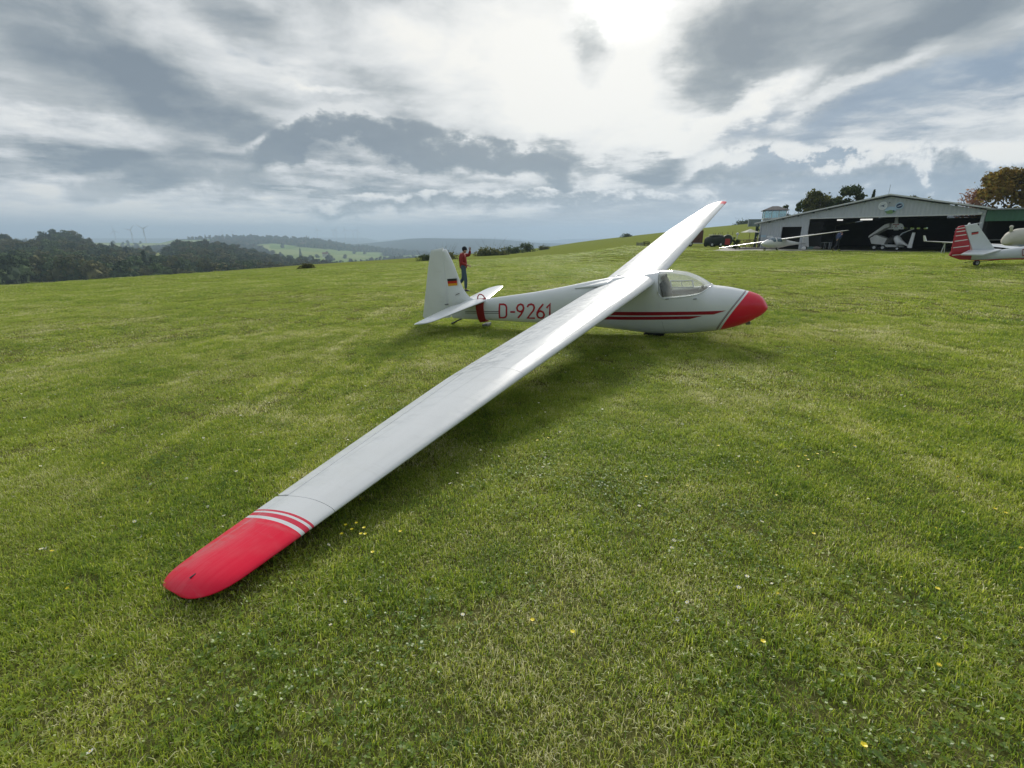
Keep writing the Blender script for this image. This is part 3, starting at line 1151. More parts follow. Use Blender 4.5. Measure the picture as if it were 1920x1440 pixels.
# second hill with pale fields
SKY_B = [(-500, 457), (200, 455), (300, 456), (330, 449), (420, 447), (480, 446), (560, 448), (600, 451), (640, 459), (700, 466), (760, 473), (840, 478), (1000, 480)]
FLD_B = [[(180, 450), (180, 470), (320, 466), (360, 458), (420, 450)], [(485, 459), (505, 474), (560, 490), (640, 494), (720, 492), (720, 474), (640, 470), (560, 464), (545, 459)],
         [(440, 483), (440, 487), (560, 487), (560, 483)], [(640, 481), (640, 486), (800, 486), (800, 479)], [(565, 456), (565, 459), (580, 459), (580, 456)]]
dB = country('far_hillside', 950, 2600, 505, SKY_B, -500, 1000, 10, 40, FLD_B, .8, 8.0, 5)
PB = plant(dB, 9000, 1.0, 1.9, 12, conifer=.04)
tag(scatter('valley_woods', PA[0] + PB[0], PA[1] + PB[1], PA[2] + PB[2], PA[3] + PB[3], far_protos), kind='stuff')
# blue plateau on the horizon
SKY_C = [(-900, 446), (590, 447), (600, 445.5), (690, 446), (705, 452), (740, 449), (770, 446.5), (800, 445.5), (850, 446), (920, 446), (965, 448), (1000, 451), (1030, 451), (1060, 448.5), (1110, 447), (1150, 447), (1300, 446), (2400, 446)]
FLD_C = [[(700, 453), (700, 455), (760, 455), (760, 453)], [(960, 456), (960, 458), (1030, 458), (1030, 456)]]
SKY_C2 = [(-900, 450), (650, 459), (700, 455), (740, 451), (770, 447.5), (800, 446.5), (850, 447.5), (920, 448), (965, 451), (1000, 455), (1100, 458), (1300, 460), (2400, 460)]
country('distant_ridge', 2900, 4200, 482, SKY_C2, -900, 2400, 15, 12, [], .8, 14.0, 8)
country('horizon_plateau', 4600, 8600, 476, SKY_C, -900, 2400, 14, 16, FLD_C, .7, 20.0, 7)

# ------------------------------------------------------------------ the glider
# body frame: x forward, y to port (away from the camera), z up
YAW, PIT, ROL = -0.567, 0.180, 0.176
GP = Vector((2.451, 8.206, -0.691 + EYE))
GR = (Matrix.Rotation(YAW, 3, 'Z') @ Matrix.Rotation(-PIT, 3, 'Y') @ Matrix.Rotation(ROL, 3, 'X'))


def to_body(p):
    return GR.transposed() @ (Vector(p) - GP)


def pix_body(u, v, y=0.0):
    """point of the body plane y = const seen at u,v"""
    o = to_body((0, 0, EYE))
    d = GR.transposed() @ Vector(ray(u, v))
    return o + d * ((y - o.y) / d.y)


def glider_paint(name, kind):
    m = bpy.data.materials.new(name)
    m.use_nodes = True
    N = NT(m.node_tree)
    bs = m.node_tree.nodes['Principled BSDF']
    ob = N.n('ShaderNodeTexCoord').outputs['Object']
    sx = N.n('ShaderNodeSeparateXYZ', ins={0: ob})
    white, red, deep, black = ((.71, .73, .75) if kind == 'wing' else (.84, .865, .89)), (.80, .008, .045), (.42, .010, .030), (.03, .02, .025)
    bs.inputs['Roughness'].default_value = .24
    bs.inputs['Coat Weight'].default_value = .05 if kind == 'wing' else .4
    bs.inputs['Coat Roughness'].default_value = .10
    bs.inputs['Specular IOR Level'].default_value = .22 if kind == 'wing' else .5
    n1 = N.noise(ob, 2.2, 5, .6)
    n2 = N.noise(ob, 14, 5, .65)
    if kind == 'wing':
        ay = N.math('ABSOLUTE', sx.outputs[1])
        k = N.math('SUBTRACT', ay, 6.0)
        k = N.math('DIVIDE', k, 2.0)
        st = lambda y: (y - 6.0) / 2.0
        base = N.ramp(k, [(0, white), (st(6.900), (.66, .03, .07)), (st(6.915), white), (st(6.931), (.66, .03, .07)), (st(6.961), white), (st(6.988), red)], 'CONSTANT')
    elif kind == 'fuselage':
        s = N.math('MULTIPLY_ADD', sx.outputs[2], -.80, sx.outputs[0])
        z2 = N.math('ADD', sx.outputs[2], .66)
        s = N.math('ADD', s, N.math('MULTIPLY', N.math('MULTIPLY', z2, z2), -.35))
        k = N.math('DIVIDE', N.math('SUBTRACT', s, 1.3), 1.0)
        S0 = .315
        base = N.ramp(k, [(0, white), (S0 - .074, black), (S0 - .068, white), (S0 - .058, (.14, .01, .03)), (S0 - .044, white), (S0, red)], 'CONSTANT')
    else:
        base = N.ramp(n1, [(0, white), (1, white)])
    dirt = N.smooth(n1, .45, .8, 0, .16)
    base = N.mix(dirt, base, (.50, .51, .47))
    nsp = N.noise(ob, 60, 3, .8)
    base = N.mix(N.smooth(nsp, .68, .76, 0, .35), base, (.30, .29, .24))
    sm = N.n('ShaderNodeMapping', ins={'Vector': ob, 'Scale': (1.0, 7, 1) if kind == 'wing' else (1.2, 1, 7)})
    base = N.mix(N.smooth(N.noise(sm.outputs[0], 1.5, 5, .7), .56, .8, 0, .22), base, (.44, .45, .43))
    N.L.new(base, bs.inputs['Base Color'])
    rg = N.smooth(n2, .35, .7, .30, .46)
    if kind == 'wing':
        # fabric-like ripples and dried dew on the rear part of the panel
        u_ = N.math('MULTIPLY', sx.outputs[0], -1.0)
        # dew and dark sky reflections painted as grey spanwise streaks, cloudier behind the spar
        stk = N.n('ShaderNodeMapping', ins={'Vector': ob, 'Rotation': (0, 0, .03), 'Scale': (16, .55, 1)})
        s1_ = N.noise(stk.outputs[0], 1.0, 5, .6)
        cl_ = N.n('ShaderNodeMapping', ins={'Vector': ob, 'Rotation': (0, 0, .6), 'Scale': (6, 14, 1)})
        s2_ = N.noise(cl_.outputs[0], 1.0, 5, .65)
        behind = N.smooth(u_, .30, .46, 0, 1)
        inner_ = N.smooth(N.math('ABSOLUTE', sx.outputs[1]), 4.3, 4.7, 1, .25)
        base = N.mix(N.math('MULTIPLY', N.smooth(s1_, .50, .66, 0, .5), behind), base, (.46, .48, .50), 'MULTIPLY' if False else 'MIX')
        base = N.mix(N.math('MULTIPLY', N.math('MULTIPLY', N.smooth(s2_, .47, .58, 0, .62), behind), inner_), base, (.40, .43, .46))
        N.L.new(base, bs.inputs['Base Color'])
        rear = N.math('MULTIPLY', N.smooth(u_, .42, .62, 0, 1), N.smooth(N.math('ABSOLUTE', sx.outputs[1]), 4.2, 4.6, 1, .15))
        mp = N.n('ShaderNodeMapping', ins={'Vector': ob, 'Rotation': (0, 0, .5), 'Scale': (5, 17, 1)})
        rip = N.noise(mp.outputs[0], 1.0, 4, .6)
        dew = N.noise(ob, 26, 5, .75)
        wv = N.n('ShaderNodeMapping', ins={'Vector': ob, 'Scale': (7, .35, 1)})
        lon = N.noise(wv.outputs[0], 1.0, 3, .5)
        h = N.math('MULTIPLY', rip, N.math('MULTIPLY', rear, .012))
        h = N.math('ADD', h, N.math('MULTIPLY', dew, N.math('MULTIPLY', rear, .004)))
        h = N.math('ADD', h, N.math('MULTIPLY', lon, .022))
        rib = N.math('POWER', N.math('ABSOLUTE', N.math('SINE', N.math('MULTIPLY', sx.outputs[1], PI / .31))), 6.0)
        h = N.math('ADD', h, N.math('MULTIPLY', rib, N.math('MULTIPLY', N.smooth(u_, .30, .42), -.0022)))
        b = N.n('ShaderNodeBump', ins={'Height': h, 'Strength': .7, 'Distance': 1.0})
        N.L.new(b.outputs[0], bs.inputs['Normal'])
        rg = N.math('ADD', rg, N.math('MULTIPLY', N.smooth(dew, .4, .6, 0, .16), rear))
    else:
        b = N.n('ShaderNodeBump', ins={'Height': N.noise(ob, 1.6, 2, .5), 'Strength': .35, 'Distance': .03})
        N.L.new(b.outputs[0], bs.inputs['Normal'])
    N.L.new(rg, bs.inputs['Roughness'])
    return m


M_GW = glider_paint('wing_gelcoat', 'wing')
M_GF = glider_paint('fuselage_gelcoat', 'fuselage')
M_GT = glider_paint('tail_gelcoat', 'tail')
M_RED = mat('red_lettering', (.50, .010, .035), .35, coat=.3)
M_DRED = mat('dark_red_stripe', (.36, .008, .028), .35, coat=.3)
M_BLK = mat('black_line', (.02, .02, .025), .4)
M_RUB = mat('black_rubber', (.02, .02, .02), .8, bump=.3)
M_STEEL = mat('grey_steel', (.25, .26, .27), .4, metal=.7)
M_WHITE0 = mat('white_plastic', (.8, .8, .78), .4)
M_DKIN = mat('dark_cockpit_fabric', (.05, .055, .055), .85)
M_LTIN = mat('pale_cockpit_lining', (.72, .72, .68), .6)
M_GREYIN = mat('grey_cockpit_lining', (.22, .22, .23), .7)

glider = empty('glider', GP, 'big white sailplane with red nose and red wingtips, near wing resting on the grass', 'glider')
glider.rotation_euler = GR.to_euler()

TOP = [(1.592, -.655), (1.575, -.60), (1.53, -.500), (1.45, -.43), (1.354, -.382), (1.208, -.325), (1.021, -.262), (.90, -.232), (.835, -.212), (.74, -.125), (.642, -.046), (.53, .02), (.447, .06), (.33, .096), (.225, .12), (.044, .136), (-.155, .133),
       (-.385, .137), (-.918, .145), (-1.554, .116), (-2.427, .084), (-3.57, .088), (-3.839, .084), (-4.2, .07), (-4.6, .03)]
BOT = [(1.592, -.665), (1.575, -.70), (1.53, -.745), (1.438, -.800), (1.242, -.882), (1.06, -.925), (.879, -.95), (.457, -.962), (-.078, -.936), (-.641, -.833), (-1.178, -.725), (-1.887, -.609), (-2.648, -.507), (-3.58, -.374), (-4.2, -.292), (-4.6, -.236)]
WID = [(1.592, .006), (1.575, .06), (1.53, .105), (1.45, .150), (1.354, .185), (1.208, .224), (1.021, .256), (.835, .276), (.447, .295), (0, .300), (-.5, .285), (-1.0, .248), (-1.9, .190), (-2.9, .130), (-3.6, .095), (-4.2, .058), (-4.6, .022)]
NEX = 2.25


def sect(x, ang, inset=0.0):
    zt, zb, w = icurve(TOP, x), icurve(BOT, x), icurve(WID, x)
    w = max(w - inset, .003)
    h = max((zt - zb) / 2 - inset, .003)
    zc = (zt + zb) / 2
    c, s = math.cos(ang), math.sin(ang)
    e = 2 / NEX
    return Vector((x, -w * math.copysign(abs(c) ** e, c), zc + h * math.copysign(abs(s) ** e, s)))


def side_y(x, z):
    """half width of the fuselage at x, z"""
    zt, zb, w = icurve(TOP, x), icurve(BOT, x), icurve(WID, x)
    h, zc = (zt - zb) / 2, (zt + zb) / 2
    q = min(abs((z - zc) / max(h, 1e-4)), 1)
    return w * (1 - q ** NEX) ** (1 / NEX)


def pix_skin(u, v):
    """point of the near fuselage side seen at u,v, in body coordinates"""
    y = -.25
    for _ in range(12):
        p = pix_body(u, v, y)
        y = -side_y(p.x, p.z)
    return p


SILL = [(.06, -.175), (.085, -.235), (.13, -.262), (.30, -.268), (.51, -.272), (.66, -.268), (.72, -.250), (.775, -.222), (.81, -.212), (.838, -.205)]
CX0, CX1 = .045, .838


def sill_ang(x):
    zs = lerp_tab(SILL, x)
    lo, hi = -PI / 2, PI / 2
    for _ in range(40):
        m_ = (lo + hi) / 2
        if sect(x, m_).z < zs: lo = m_
        else: hi = m_
    return (lo + hi) / 2


NS = 44
mb = MB()
xs_front = [1.592, 1.588, 1.58, 1.565, 1.545, 1.52, 1.49, 1.45, 1.40, 1.34, 1.27, 1.19, 1.10, 1.0, .92, .87]
ring0 = []
for x in xs_front:
    ring0.append([sect(x, PI / 2 + 1e-4 - 0 - 2 * PI * k / NS) for k in range(NS + 1)])
# ring order: from the top round by the near side, the keel, the far side and back to the top
cxs = [.838] + list(np.linspace(.82, .10, 25)) + [.075, .055, CX0]
for x in cxs:
    a = sill_ang(max(x, .06)) if x > .06 else sill_ang(.06)
    a = min(a, PI / 2 - .001)
    # from a down past -PI/2 to -PI - a on the far side
    ring0.append([sect(x, a - (PI + 2 * a) * k / NS) for k in range(NS + 1)])
mb.rings(ring0, caps=False, closed=False)
xs_rear = [CX0 - .002, 0, -.15, -.35, -.6, -.9, -1.2, -1.6, -2.0, -2.4, -2.8, -3.2, -3.6, -3.9, -4.2, -4.45, -4.6]
rr = [[sect(x, PI / 2 - 2 * PI * k / NS) for k in range(NS)] for x in xs_rear]
mb.rings(rr[:], caps=False)
mb.add(rr[-1], [tuple(range(NS))])
# closing wall behind the cockpit opening
wall = [sect(CX0 - .002, PI / 2 - 2 * PI * k / NS, .004) for k in range(NS)]
mb.build('fuselage', M_GF, glider, smooth=True)

# canopy glass
glass = bpy.data.materials.new('canopy_perspex')
glass.use_nodes = True
N = NT(glass.node_tree)
glass.node_tree.nodes.clear()
tr = N.n('ShaderNodeBsdfTransparent', ins={'Color': (.90, .93, .92, 1)})
gl = N.n('ShaderNodeBsdfGlossy', ins={'Color': (1, 1, 1, 1), 'Roughness': .05})
df = N.n('ShaderNodeBsdfTranslucent', ins={'Color': (.85, .88, .84, 1)})
lw = N.n('ShaderNodeLayerWeight', ins={'Blend': .22}).outputs['Fresnel']
mx0 = N.n('ShaderNodeMixShader', ins={0: .20, 1: tr.outputs[0], 2: df.outputs[0]})
mx = N.n('ShaderNodeMixShader', ins={0: N.math('MULTIPLY_ADD', lw, .6, .03), 1: mx0.outputs[0], 2: gl.outputs[0]})
out = N.n('ShaderNodeOutputMaterial')
N.L.new(mx.outputs[0], out.inputs['Surface'])
mb = MB()
rs2 = []
for x in cxs:
    a = sill_ang(max(x, .06))
    a = min(a, PI / 2 - .001)
    rs2.append([sect(x, PI - a - (PI - 2 * a) * k / 22) for k in range(23)])
mb.rings(rs2, caps=False, closed=False)
canopy = mb.build('canopy', glass, glider, smooth=True)
# white bow and sill beads
edge = [sect(x, min(sill_ang(max(x, .06)), PI / 2 - .001), -.002) for x in cxs]
edge2 = [Vector((p.x, -p.y, p.z)) for p in edge]
MB().tube(edge, .008, 6).build('canopy_frame', M_GT, canopy, smooth=True)
MB().tube(edge2, .008, 6).build('canopy_frame', M_GT, canopy, smooth=True)
bow = [sect(CX0, a, -.001) for a in np.linspace(sill_ang(.06), PI - sill_ang(.06), 24)]
MB().tube(bow, .011, 6).build('canopy_bow', M_GT, canopy, smooth=True)
bow2 = [sect(.26 - .10 * math.sin(a) , a, .03) for a in np.linspace(sill_ang(.2), PI - sill_ang(.2), 24)]
# sliding clear-view panel frame on the near side
cw = [pix_skin(u, v) + Vector((0, -.006, .002)) for u, v in ((1257, 526.5), (1299, 526), (1300.5, 538.5), (1259.5, 539.5))]
mbw = MB()
for a, b in ((0, 1), (1, 2), (2, 3), (3, 0)):
    pts = []
    for k in range(7):
        p = cw[a].lerp(cw[b], k / 6)
        pts.append(Vector((p.x, -side_y(p.x, p.z) - .006, p.z)))
    mbw.tube(pts, .011, 5)
p, q = cw[0].lerp(cw[1], .5), cw[3].lerp(cw[2], .5)
mbw.tube([Vector((a.x, -side_y(a.x, a.z) - .006, a.z)) for a in (p, p.lerp(q, .5), q)], .006, 5)
mbw.build('sliding_window', M_WHITE0, canopy)

# cockpit inside
inner = [[sect(x, (a := min(sill_ang(max(x, .06)), PI / 2 - .02)) - (PI + 2 * a) * k / 20, .022) for k in range(21)] for x in cxs[1:]]
MB().rings(inner, caps=False, closed=False).build('cockpit_lining', M_GREYIN, glider, smooth=True)
# far and near padded sill rails
for sgn in (-1, 1):
    rail = []
    for x in np.linspace(.12, .79, 14):
        p = sect(x, min(sill_ang(x), 1.4), .03)
        rail.append(Vector((x, p.y * sgn if sgn > 0 else -p.y * 1, p.z + .0)))
    MB().tube(rail, .024, 8).build('sill_rail', M_LTIN, glider, smooth=True)
mbw = MB()
mbw.rings([[sect(CX0 + .01 + dx, PI / 2 - 2 * PI * k / 28, .02) for k in range(28)] for dx in (0, .012)])
mbw.build('rear_bulkhead', M_LTIN, glider)
seat_back = MB().rings([[Vector((x + .0, y * w, z)) for (y, w) in ((-1, .2), (-.5, .22), (0, .225), (.5, .22), (1, .2))] + [Vector((x - .05, y * w, z + .01)) for (y, w) in ((1, .2), (0, .2), (-1, .2))] for x, z in ((.36, -.72), (.24, -.50), (.15, -.28), (.12, -.10), (.11, -.04))])
seat_back.build('seat_back', M_DKIN, glider, smooth=True)
MB().box((.11, 0, .02), (.05, .16, .09)).build('headrest', M_DKIN, glider, bevel=.01)
MB().box((.50, 0, -.74), (.42, .40, .05)).build('seat_pan', M_DKIN, glider, bevel=.015)
pan = MB().prism([(.66, -.13, -.22), (.66, .13, -.22), (.66, .16, -.33), (.66, .12, -.45), (.66, -.12, -.45), (.66, -.16, -.33)], (.03, 0, 0)).build('instrument_panel', M_DKIN, glider, bevel=.004)
for (yy, zz) in ((-.07, -.28), (.07, -.28), (0, -.30), (-.06, -.38), (.06, -.38)):
    MB().tube([(.642, yy, zz), (.634, yy, zz)], .028, 12).build('dial', M_BLK, pan)
MB().tube([(.52, 0, -.72), (.53, 0, -.55), (.56, 0, -.42)], .011, 8).build('control_stick', M_BLK, glider)
MB().box((.615, -.215, -.30), (.045, .012, .085)).build('canopy_catch', M_LTIN, glider, bevel=.003)
for u in (1251, 1303):
    p = pix_skin(u, 560.5)
    MB().box((p.x, p.y - .004, p.z), (.055, .012, .012)).build('canopy_latch', M_STEEL, glider, bevel=.002)

# ---- markings laid on the skin
def skin_pt(x, z, off=.003):
    zt, zb, w = icurve(TOP, x), icurve(BOT, x), icurve(WID, x)
    return Vector((x, -side_y(x, z) - off, z))


def skin_strip(name, upper, lower, m, n=30, side=1, off=.003):
    """a painted band between two lines of (x, z) on the near (or far) side"""
    mb = MB()
    rows = []
    for k in range(n + 1):
        t = k / n
        a = Vector(upper[0]).lerp(Vector(upper[1]), t)
        b = Vector(lower[0]).lerp(Vector(lower[1]), t)
        row = []
        for j in range(4):
            c = a.lerp(b, j / 3)
            p = skin_pt(c.x, c.y, off)
            row.append(Vector((p.x, p.y * side, p.z)))
        rows.append(row)
    mb.rings(rows, caps=False, closed=False)
    return mb.build(name, m, glider)


def bxz(u, v):
    p = pix_skin(u, v)
    return (p.x, p.z)


for side in (1, -1):
    skin_strip('upper_stripe', (bxz(1048, 583), bxz(1362, 582.2)), (bxz(1048, 590), bxz(1338, 589.5)), M_DRED, side=side)
    skin_strip('lower_stripe', (bxz(1048, 592.5), bxz(1317, 592.3)), (bxz(1048, 598.5), bxz(1293, 598.3)), M_DRED, side=side)
    skin_strip('rear_line', (bxz(872, 583.2), bxz(935, 583.4)), (bxz(872, 584.0), bxz(935, 584.6)), M_BLK, side=side)
    skin_strip('rear_line', (bxz(872, 586.4), bxz(935, 586.6)), (bxz(872, 587.2), bxz(935, 587.8)), M_BLK, side=side)

GLYPH = {
    'D': [[(0, 0), (0, 1), (.33, 1), (.50, .93), (.58, .78), (.58, .22), (.50, .07), (.33, 0), (0, 0)]],
    '-': [[(.05, .45), (.42, .45)]],
    '9': [[(.10, 0), (.36, .28), (.52, .55), (.56, .74), (.48, .93), (.30, 1), (.12, .93), (.03, .74), (.10, .55), (.30, .47), (.48, .55), (.54, .68)]],
    '2': [[(.02, .80), (.10, .94), (.29, 1), (.48, .93), (.55, .76), (.48, .56), (.02, 0), (.58, 0)]],
    '6': [[(.46, 1), (.20, .70), (.05, .44), (.02, .26), (.10, .07), (.28, 0), (.46, .07), (.55, .26), (.47, .45), (.28, .53), (.10, .45), (.04, .32)]],
    '1': [[(.02, .74), (.26, 1), (.26, 0)]],
}


def stroke(mb, pts, w, place):
    """mitred flat stroke through 2-d points, each vertex put on the surface by place()"""
    n = len(pts)
    L, Rr = [], []
    for i in range(n):
        p = Vector(pts[i])
        a = Vector(pts[i - 1]) if i else None
        b = Vector(pts[i + 1]) if i < n - 1 else None
        closed = (Vector(pts[0]) - Vector(pts[-1])).length < 1e-6
        if closed and i == 0: a = Vector(pts[-2])
        if closed and i == n - 1: b = Vector(pts[1])
        d1 = (p - a).normalized() if a is not None else None
        d2 = (b - p).normalized() if b is not None else None
        if d1 is None: d1 = d2
        if d2 is None: d2 = d1
        t = (d1 + d2).normalized()
        nn = Vector((-t.y, t.x))
        k = min(1.6, 1 / max(.3, nn.dot(Vector((-d1.y, d1.x)))))
        L.append(p + nn * w / 2 * k)
        Rr.append(p - nn * w / 2 * k)
    rows = []
    for i in range(n - 1):
        m_ = max(1, int((L[i + 1] - L[i]).length / .12))
        for j in range(m_ + (1 if i == n - 2 else 0)):
            t = j / m_
            rows.append([place(L[i].lerp(L[i + 1], t)), place(Rr[i].lerp(Rr[i + 1], t))])
    mb.rings(rows, caps=False, closed=False)


# registration: the baseline and cap line follow the photograph's D (left) and 1 (right)
c00, c01 = Vector(bxz(937, 595.5)), Vector(bxz(937, 570.5))
c10, c11 = Vector(bxz(1037, 597.0)), Vector(bxz(1037, 570.0))


def reg_place(side):
    def f(p):
        # p.x runs 0..1 along the word, p.y 0..1 in height
        a = c00.lerp(c10, p.x)
        b = c01.lerp(c11, p.x)
        c = a.lerp(b, p.y)
        if side > 0:
            q = skin_pt(c.x, c.y, .004)
            return q
        q = skin_pt(c00.x + c10.x - c.x, c.y, .004)
        return Vector((q.x, -q.y, q.z))
    return f


asp = 100.0 / 26.0 * 1.0   # word length over letter height, seen in the photograph
pos = {0: ('D', .0), 1: ('-', .205), 2: ('9', .335), 3: ('2', .535), 4: ('6', .715), 5: ('1', .885)}
for side in (1, -1):
    for k in range(6):
        ch, x0 = pos[k]
        mb = MB()
        pl = reg_place(side)
        for poly in GLYPH[ch]:
            stroke(mb, [(p[0] , p[1]) for p in poly], .125, lambda p, x0=x0: pl(Vector((x0 + p.x * .245, p.y))))
        mb.build('registration_letter' if ch == 'D' else ('registration_dash' if ch == '-' else 'registration_digit'), M_RED, glider)

# ---- wings
CR, CK, CT, YK, HB, SW, SWK, DIH = 1.161, .95, .491, 4.512, 7.53, .011, .017, .049


def wing_le(ay):
    if ay < YK: return -SWK * ay / YK
    return -SWK + (ay - YK) / (7.498 - YK) * (SWK - SW)


def wing_chord(ay):
    return CR + (CK - CR) * ay / YK if ay < YK else CK + (ay - YK) / (7.498 - YK) * (CT - CK)


def foil(t, th, up):
    yt = 5 * th * (.2969 * math.sqrt(t) - .1260 * t - .3516 * t * t + .2843 * t ** 3 - .1036 * t ** 4)
    cam_ = .030 * (2 * .4 * t - t * t) / .16 if t < .4 else .030 / .36 * (.2 + .8 * t - t * t)
    return cam_ + yt if up else cam_ - yt


TS = [0, .004, .015, .035, .065, .11, .17, .25, .34, .44, .54, .64, .72, .755]
HINGE = .755
TS2 = [.765, .82, .88, .94, 1.0]


def wing_section(ay, sgn, t_list):
    le, c = wing_le(ay), wing_chord(ay)
    te = le - c
    th = .165 - .05 * ay / 7.5
    z0 = ay * math.tan(DIH)
    d = HB - ay
    zs = 1.0
    if d < .24:
        k = 1 - max(d, 0) / .24
        le -= .24 * (1 - max(0, 1 - k ** 2.6) ** .5)
        k2 = max(0, 1 - max(d, 0) / .10)
        te += .085 * (1 - max(0, 1 - k2 ** 2) ** .5)
        zs = math.sqrt(max(0.02, 1 - k ** 3))
        z0 -= .01 * k * k
    cc = le - te
    wash = .045 * max(0, (ay - 4.5) / 3.0)
    up = [(le - t * cc, sgn * ay, z0 + (foil(t, th * zs, True) + wash * t) * cc) for t in t_list]
    dn = [(le - t * cc, sgn * ay, z0 + (foil(t, th * zs, False) + wash * t) * cc) for t in t_list[::-1]]
    return up, dn


AI0, AI1 = YK + .01, 6.76
for sgn in (-1, 1):
    ys1 = [.10, .3, .6, 1.0, 1.6, 2.2, 2.8, 3.4, 4.0, AI0]
    ys2 = [AI0 + .003, 4.9, 5.4, 5.9, 6.4, AI1]
    ys3 = [AI1 + .003, 6.9, 7.05, 7.2, 7.29, 7.34, 7.39, 7.43, 7.465, 7.49, 7.51, 7.522, 7.5295]
    mb = MB()
    full = TS + TS2
    for ys, tl in ((ys1, full), (ys2, TS), (ys3, full)):
        rs_ = []
        for y in ys:
            up, dn = wing_section(y, sgn, tl)
            rs_.append(up + (dn[1:] if tl is full else dn)[:-1] if tl is full else up + dn[:-1])
        mb.rings(rs_, caps=True)
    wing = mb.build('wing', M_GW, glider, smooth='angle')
    mb = MB()
    rs_ = []
    for y in [AI0 + .012, 4.9, 5.4, 5.9, 6.4, AI1 - .012]:
        up, dn = wing_section(y, sgn, TS2)
        rs_.append(up + dn[1:])
    mb.rings(rs_, caps=True)
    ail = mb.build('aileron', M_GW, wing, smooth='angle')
    # hinge gap seal, dark line
    mb = MB()
    for y0, y1 in zip([AI0 + .01, 5.2, 6.0], [5.2, 6.0, AI1 - .01]):
        a = wing_section(y0, sgn, [.757, .763])[0]
        b = wing_section(y1, sgn, [.757, .763])[0]
        mb.add([Vector(a[0]) - Vector((0, 0, .006)), Vector(a[1]) - Vector((0, 0, .006)), Vector(b[1]) - Vector((0, 0, .006)), Vector(b[0]) - Vector((0, 0, .006))], [(0, 1, 2, 3)])
    mb.build('hinge_seal', M_STEEL, wing)
    # tie-down slot near the tip
    up, _ = wing_section(7.44, sgn, [.0, .45, .56])
    p = Vector(up[1])
    MB().box(p + Vector((0, 0, .001)), (.010, .030, .004)).build('tie_down_slot', M_BLK, wing)
    # skid under the tip
    _, dn = wing_section(7.2, sgn, [.3, .4])
    p = Vector(dn[0])
    MB().box(p - Vector((0, 0, .004)), (.20, .03, .02)).build('tip_skid', M_STEEL, wing, bevel=.005)

# root fairing along the fuselage side, sweeping back behind the wing
for sgn in (-1, 1):
    mb = MB()
    rs_ = []
    for k in range(11):
        t = k / 10
        x = -.75 - .72 * t
        w = icurve(WID, x)
        z = .105 - .03 * t
        e = .20 * (1 - t) ** 1.5 + .004
        hh = .055 * (1 - t) + .006
        yb = side_y(x, z - .02)
        rs_.append([(x, sgn * (yb - .05), z + hh * .6), (x, sgn * (yb + e * .5), z + hh * .35), (x, sgn * (yb + e), z - .01), (x, sgn * (yb + e * .5), z - hh), (x, sgn * (yb - .03), z - hh * 2.2)])
    mb.rings(rs_, caps=True)
    mb.build('root_fairing', M_GT, glider, smooth=True)

# ---- fin and rudder
fin_out = [(-4.319, 1.215), (-4.27, 1.235), (-4.238, 1.215), (-4.205, 1.10), (-4.159, .898), (-4.14, .75), (-4.125, .632), (-4.116, .50), (-4.09, .37), (-4.03, .24), (-3.95, .14), (-3.80, .075)]


def fin_le(z):
    return icurve([(z_, x_) for x_, z_ in fin_out[2:]], z)


def hinge_x(z):
    return -4.585 + (z - .03) * (.262 / 1.19)


def rud_te(z):
    return icurve([(-.20, -5.40), (-.117, -5.477), (0, -5.41), (1.20, -4.72), (1.262, -4.68)], z)


mb = MB()
rs_ = []
for z in [.0, .05, .10, .16, .25, .37, .5, .63, .75, .9, 1.05, 1.15, 1.20, 1.225, 1.235]:
    l, h = fin_le(min(z, 1.2)), hinge_x(z) + .008
    c = l - h
    if z > 1.17:
        l -= (z - 1.17) * .22
        c = l - h
    tk = .05 if z < 1.2 else .05 * math.sqrt(max(.05, 1 - ((z - 1.2) / .036) ** 2))
    pr = [(0, 0), (.03, .25), (.12, .5), (.35, .9), (.65, 1), (1, .82)]
    rs_.append([(l - c * t, -tk * w, z) for t, w in pr] + [(l - c * t, tk * w, z) for t, w in pr[::-1][:-1]])
mb.rings(rs_, caps=True)
fin = mb.build('fin', M_GT, glider, smooth='angle')
mb = MB()
rs_ = []
for z in [-.20, -.16, -.10, 0, .15, .35, .55, .75, .95, 1.1, 1.2, 1.24, 1.265, 1.278]:
    h, te = hinge_x(z) - .006, rud_te(min(z, 1.262))
    if z > 1.2: te += (z - 1.2) * .3
    c = h - te
    tk = .036 * (1 if z < 1.22 else math.sqrt(max(.05, 1 - ((z - 1.22) / .062) ** 2)))
    pr = [(0, .6), (.04, 1), (.4, .75), (1, .06)]
    rs_.append([(h - c * t, -tk * w, z) for t, w in pr] + [(h - c * t, tk * w, z) for t, w in pr[::-1]])
mb.rings(rs_, caps=True)
rudder = mb.build('rudder', M_GT, glider, smooth='angle')
MB().box((-4.63, -.045, .10), (.10, .012, .012)).build('rudder_horn', M_BLK, rudder)
MB().tube([(-4.30, -.06, .27), (-4.18, -.062, .30)], .006, 6).build('control_cable', M_BLK, fin)
# flag on the fin
FL = [pix_body(u, v, -.052) for u, v in ((838.5, 523), (856.5, 522), (857.5, 535), (840.5, 536.5))]
cols = [M_BLK, mat('flag_red', (.55, .02, .015), .4), mat('flag_gold', (.75, .36, .02), .4)]
flag = None
for k in range(3):
    a, b = k / 3, (k + 1) / 3
    q = [FL[0].lerp(FL[3], a), FL[1].lerp(FL[2], a), FL[1].lerp(FL[2], b), FL[0].lerp(FL[3], b)]
    MB().add([Vector((p.x, -.054, p.z)) for p in q], [(0, 1, 2, 3)]).build('flag_band', cols[k], fin)
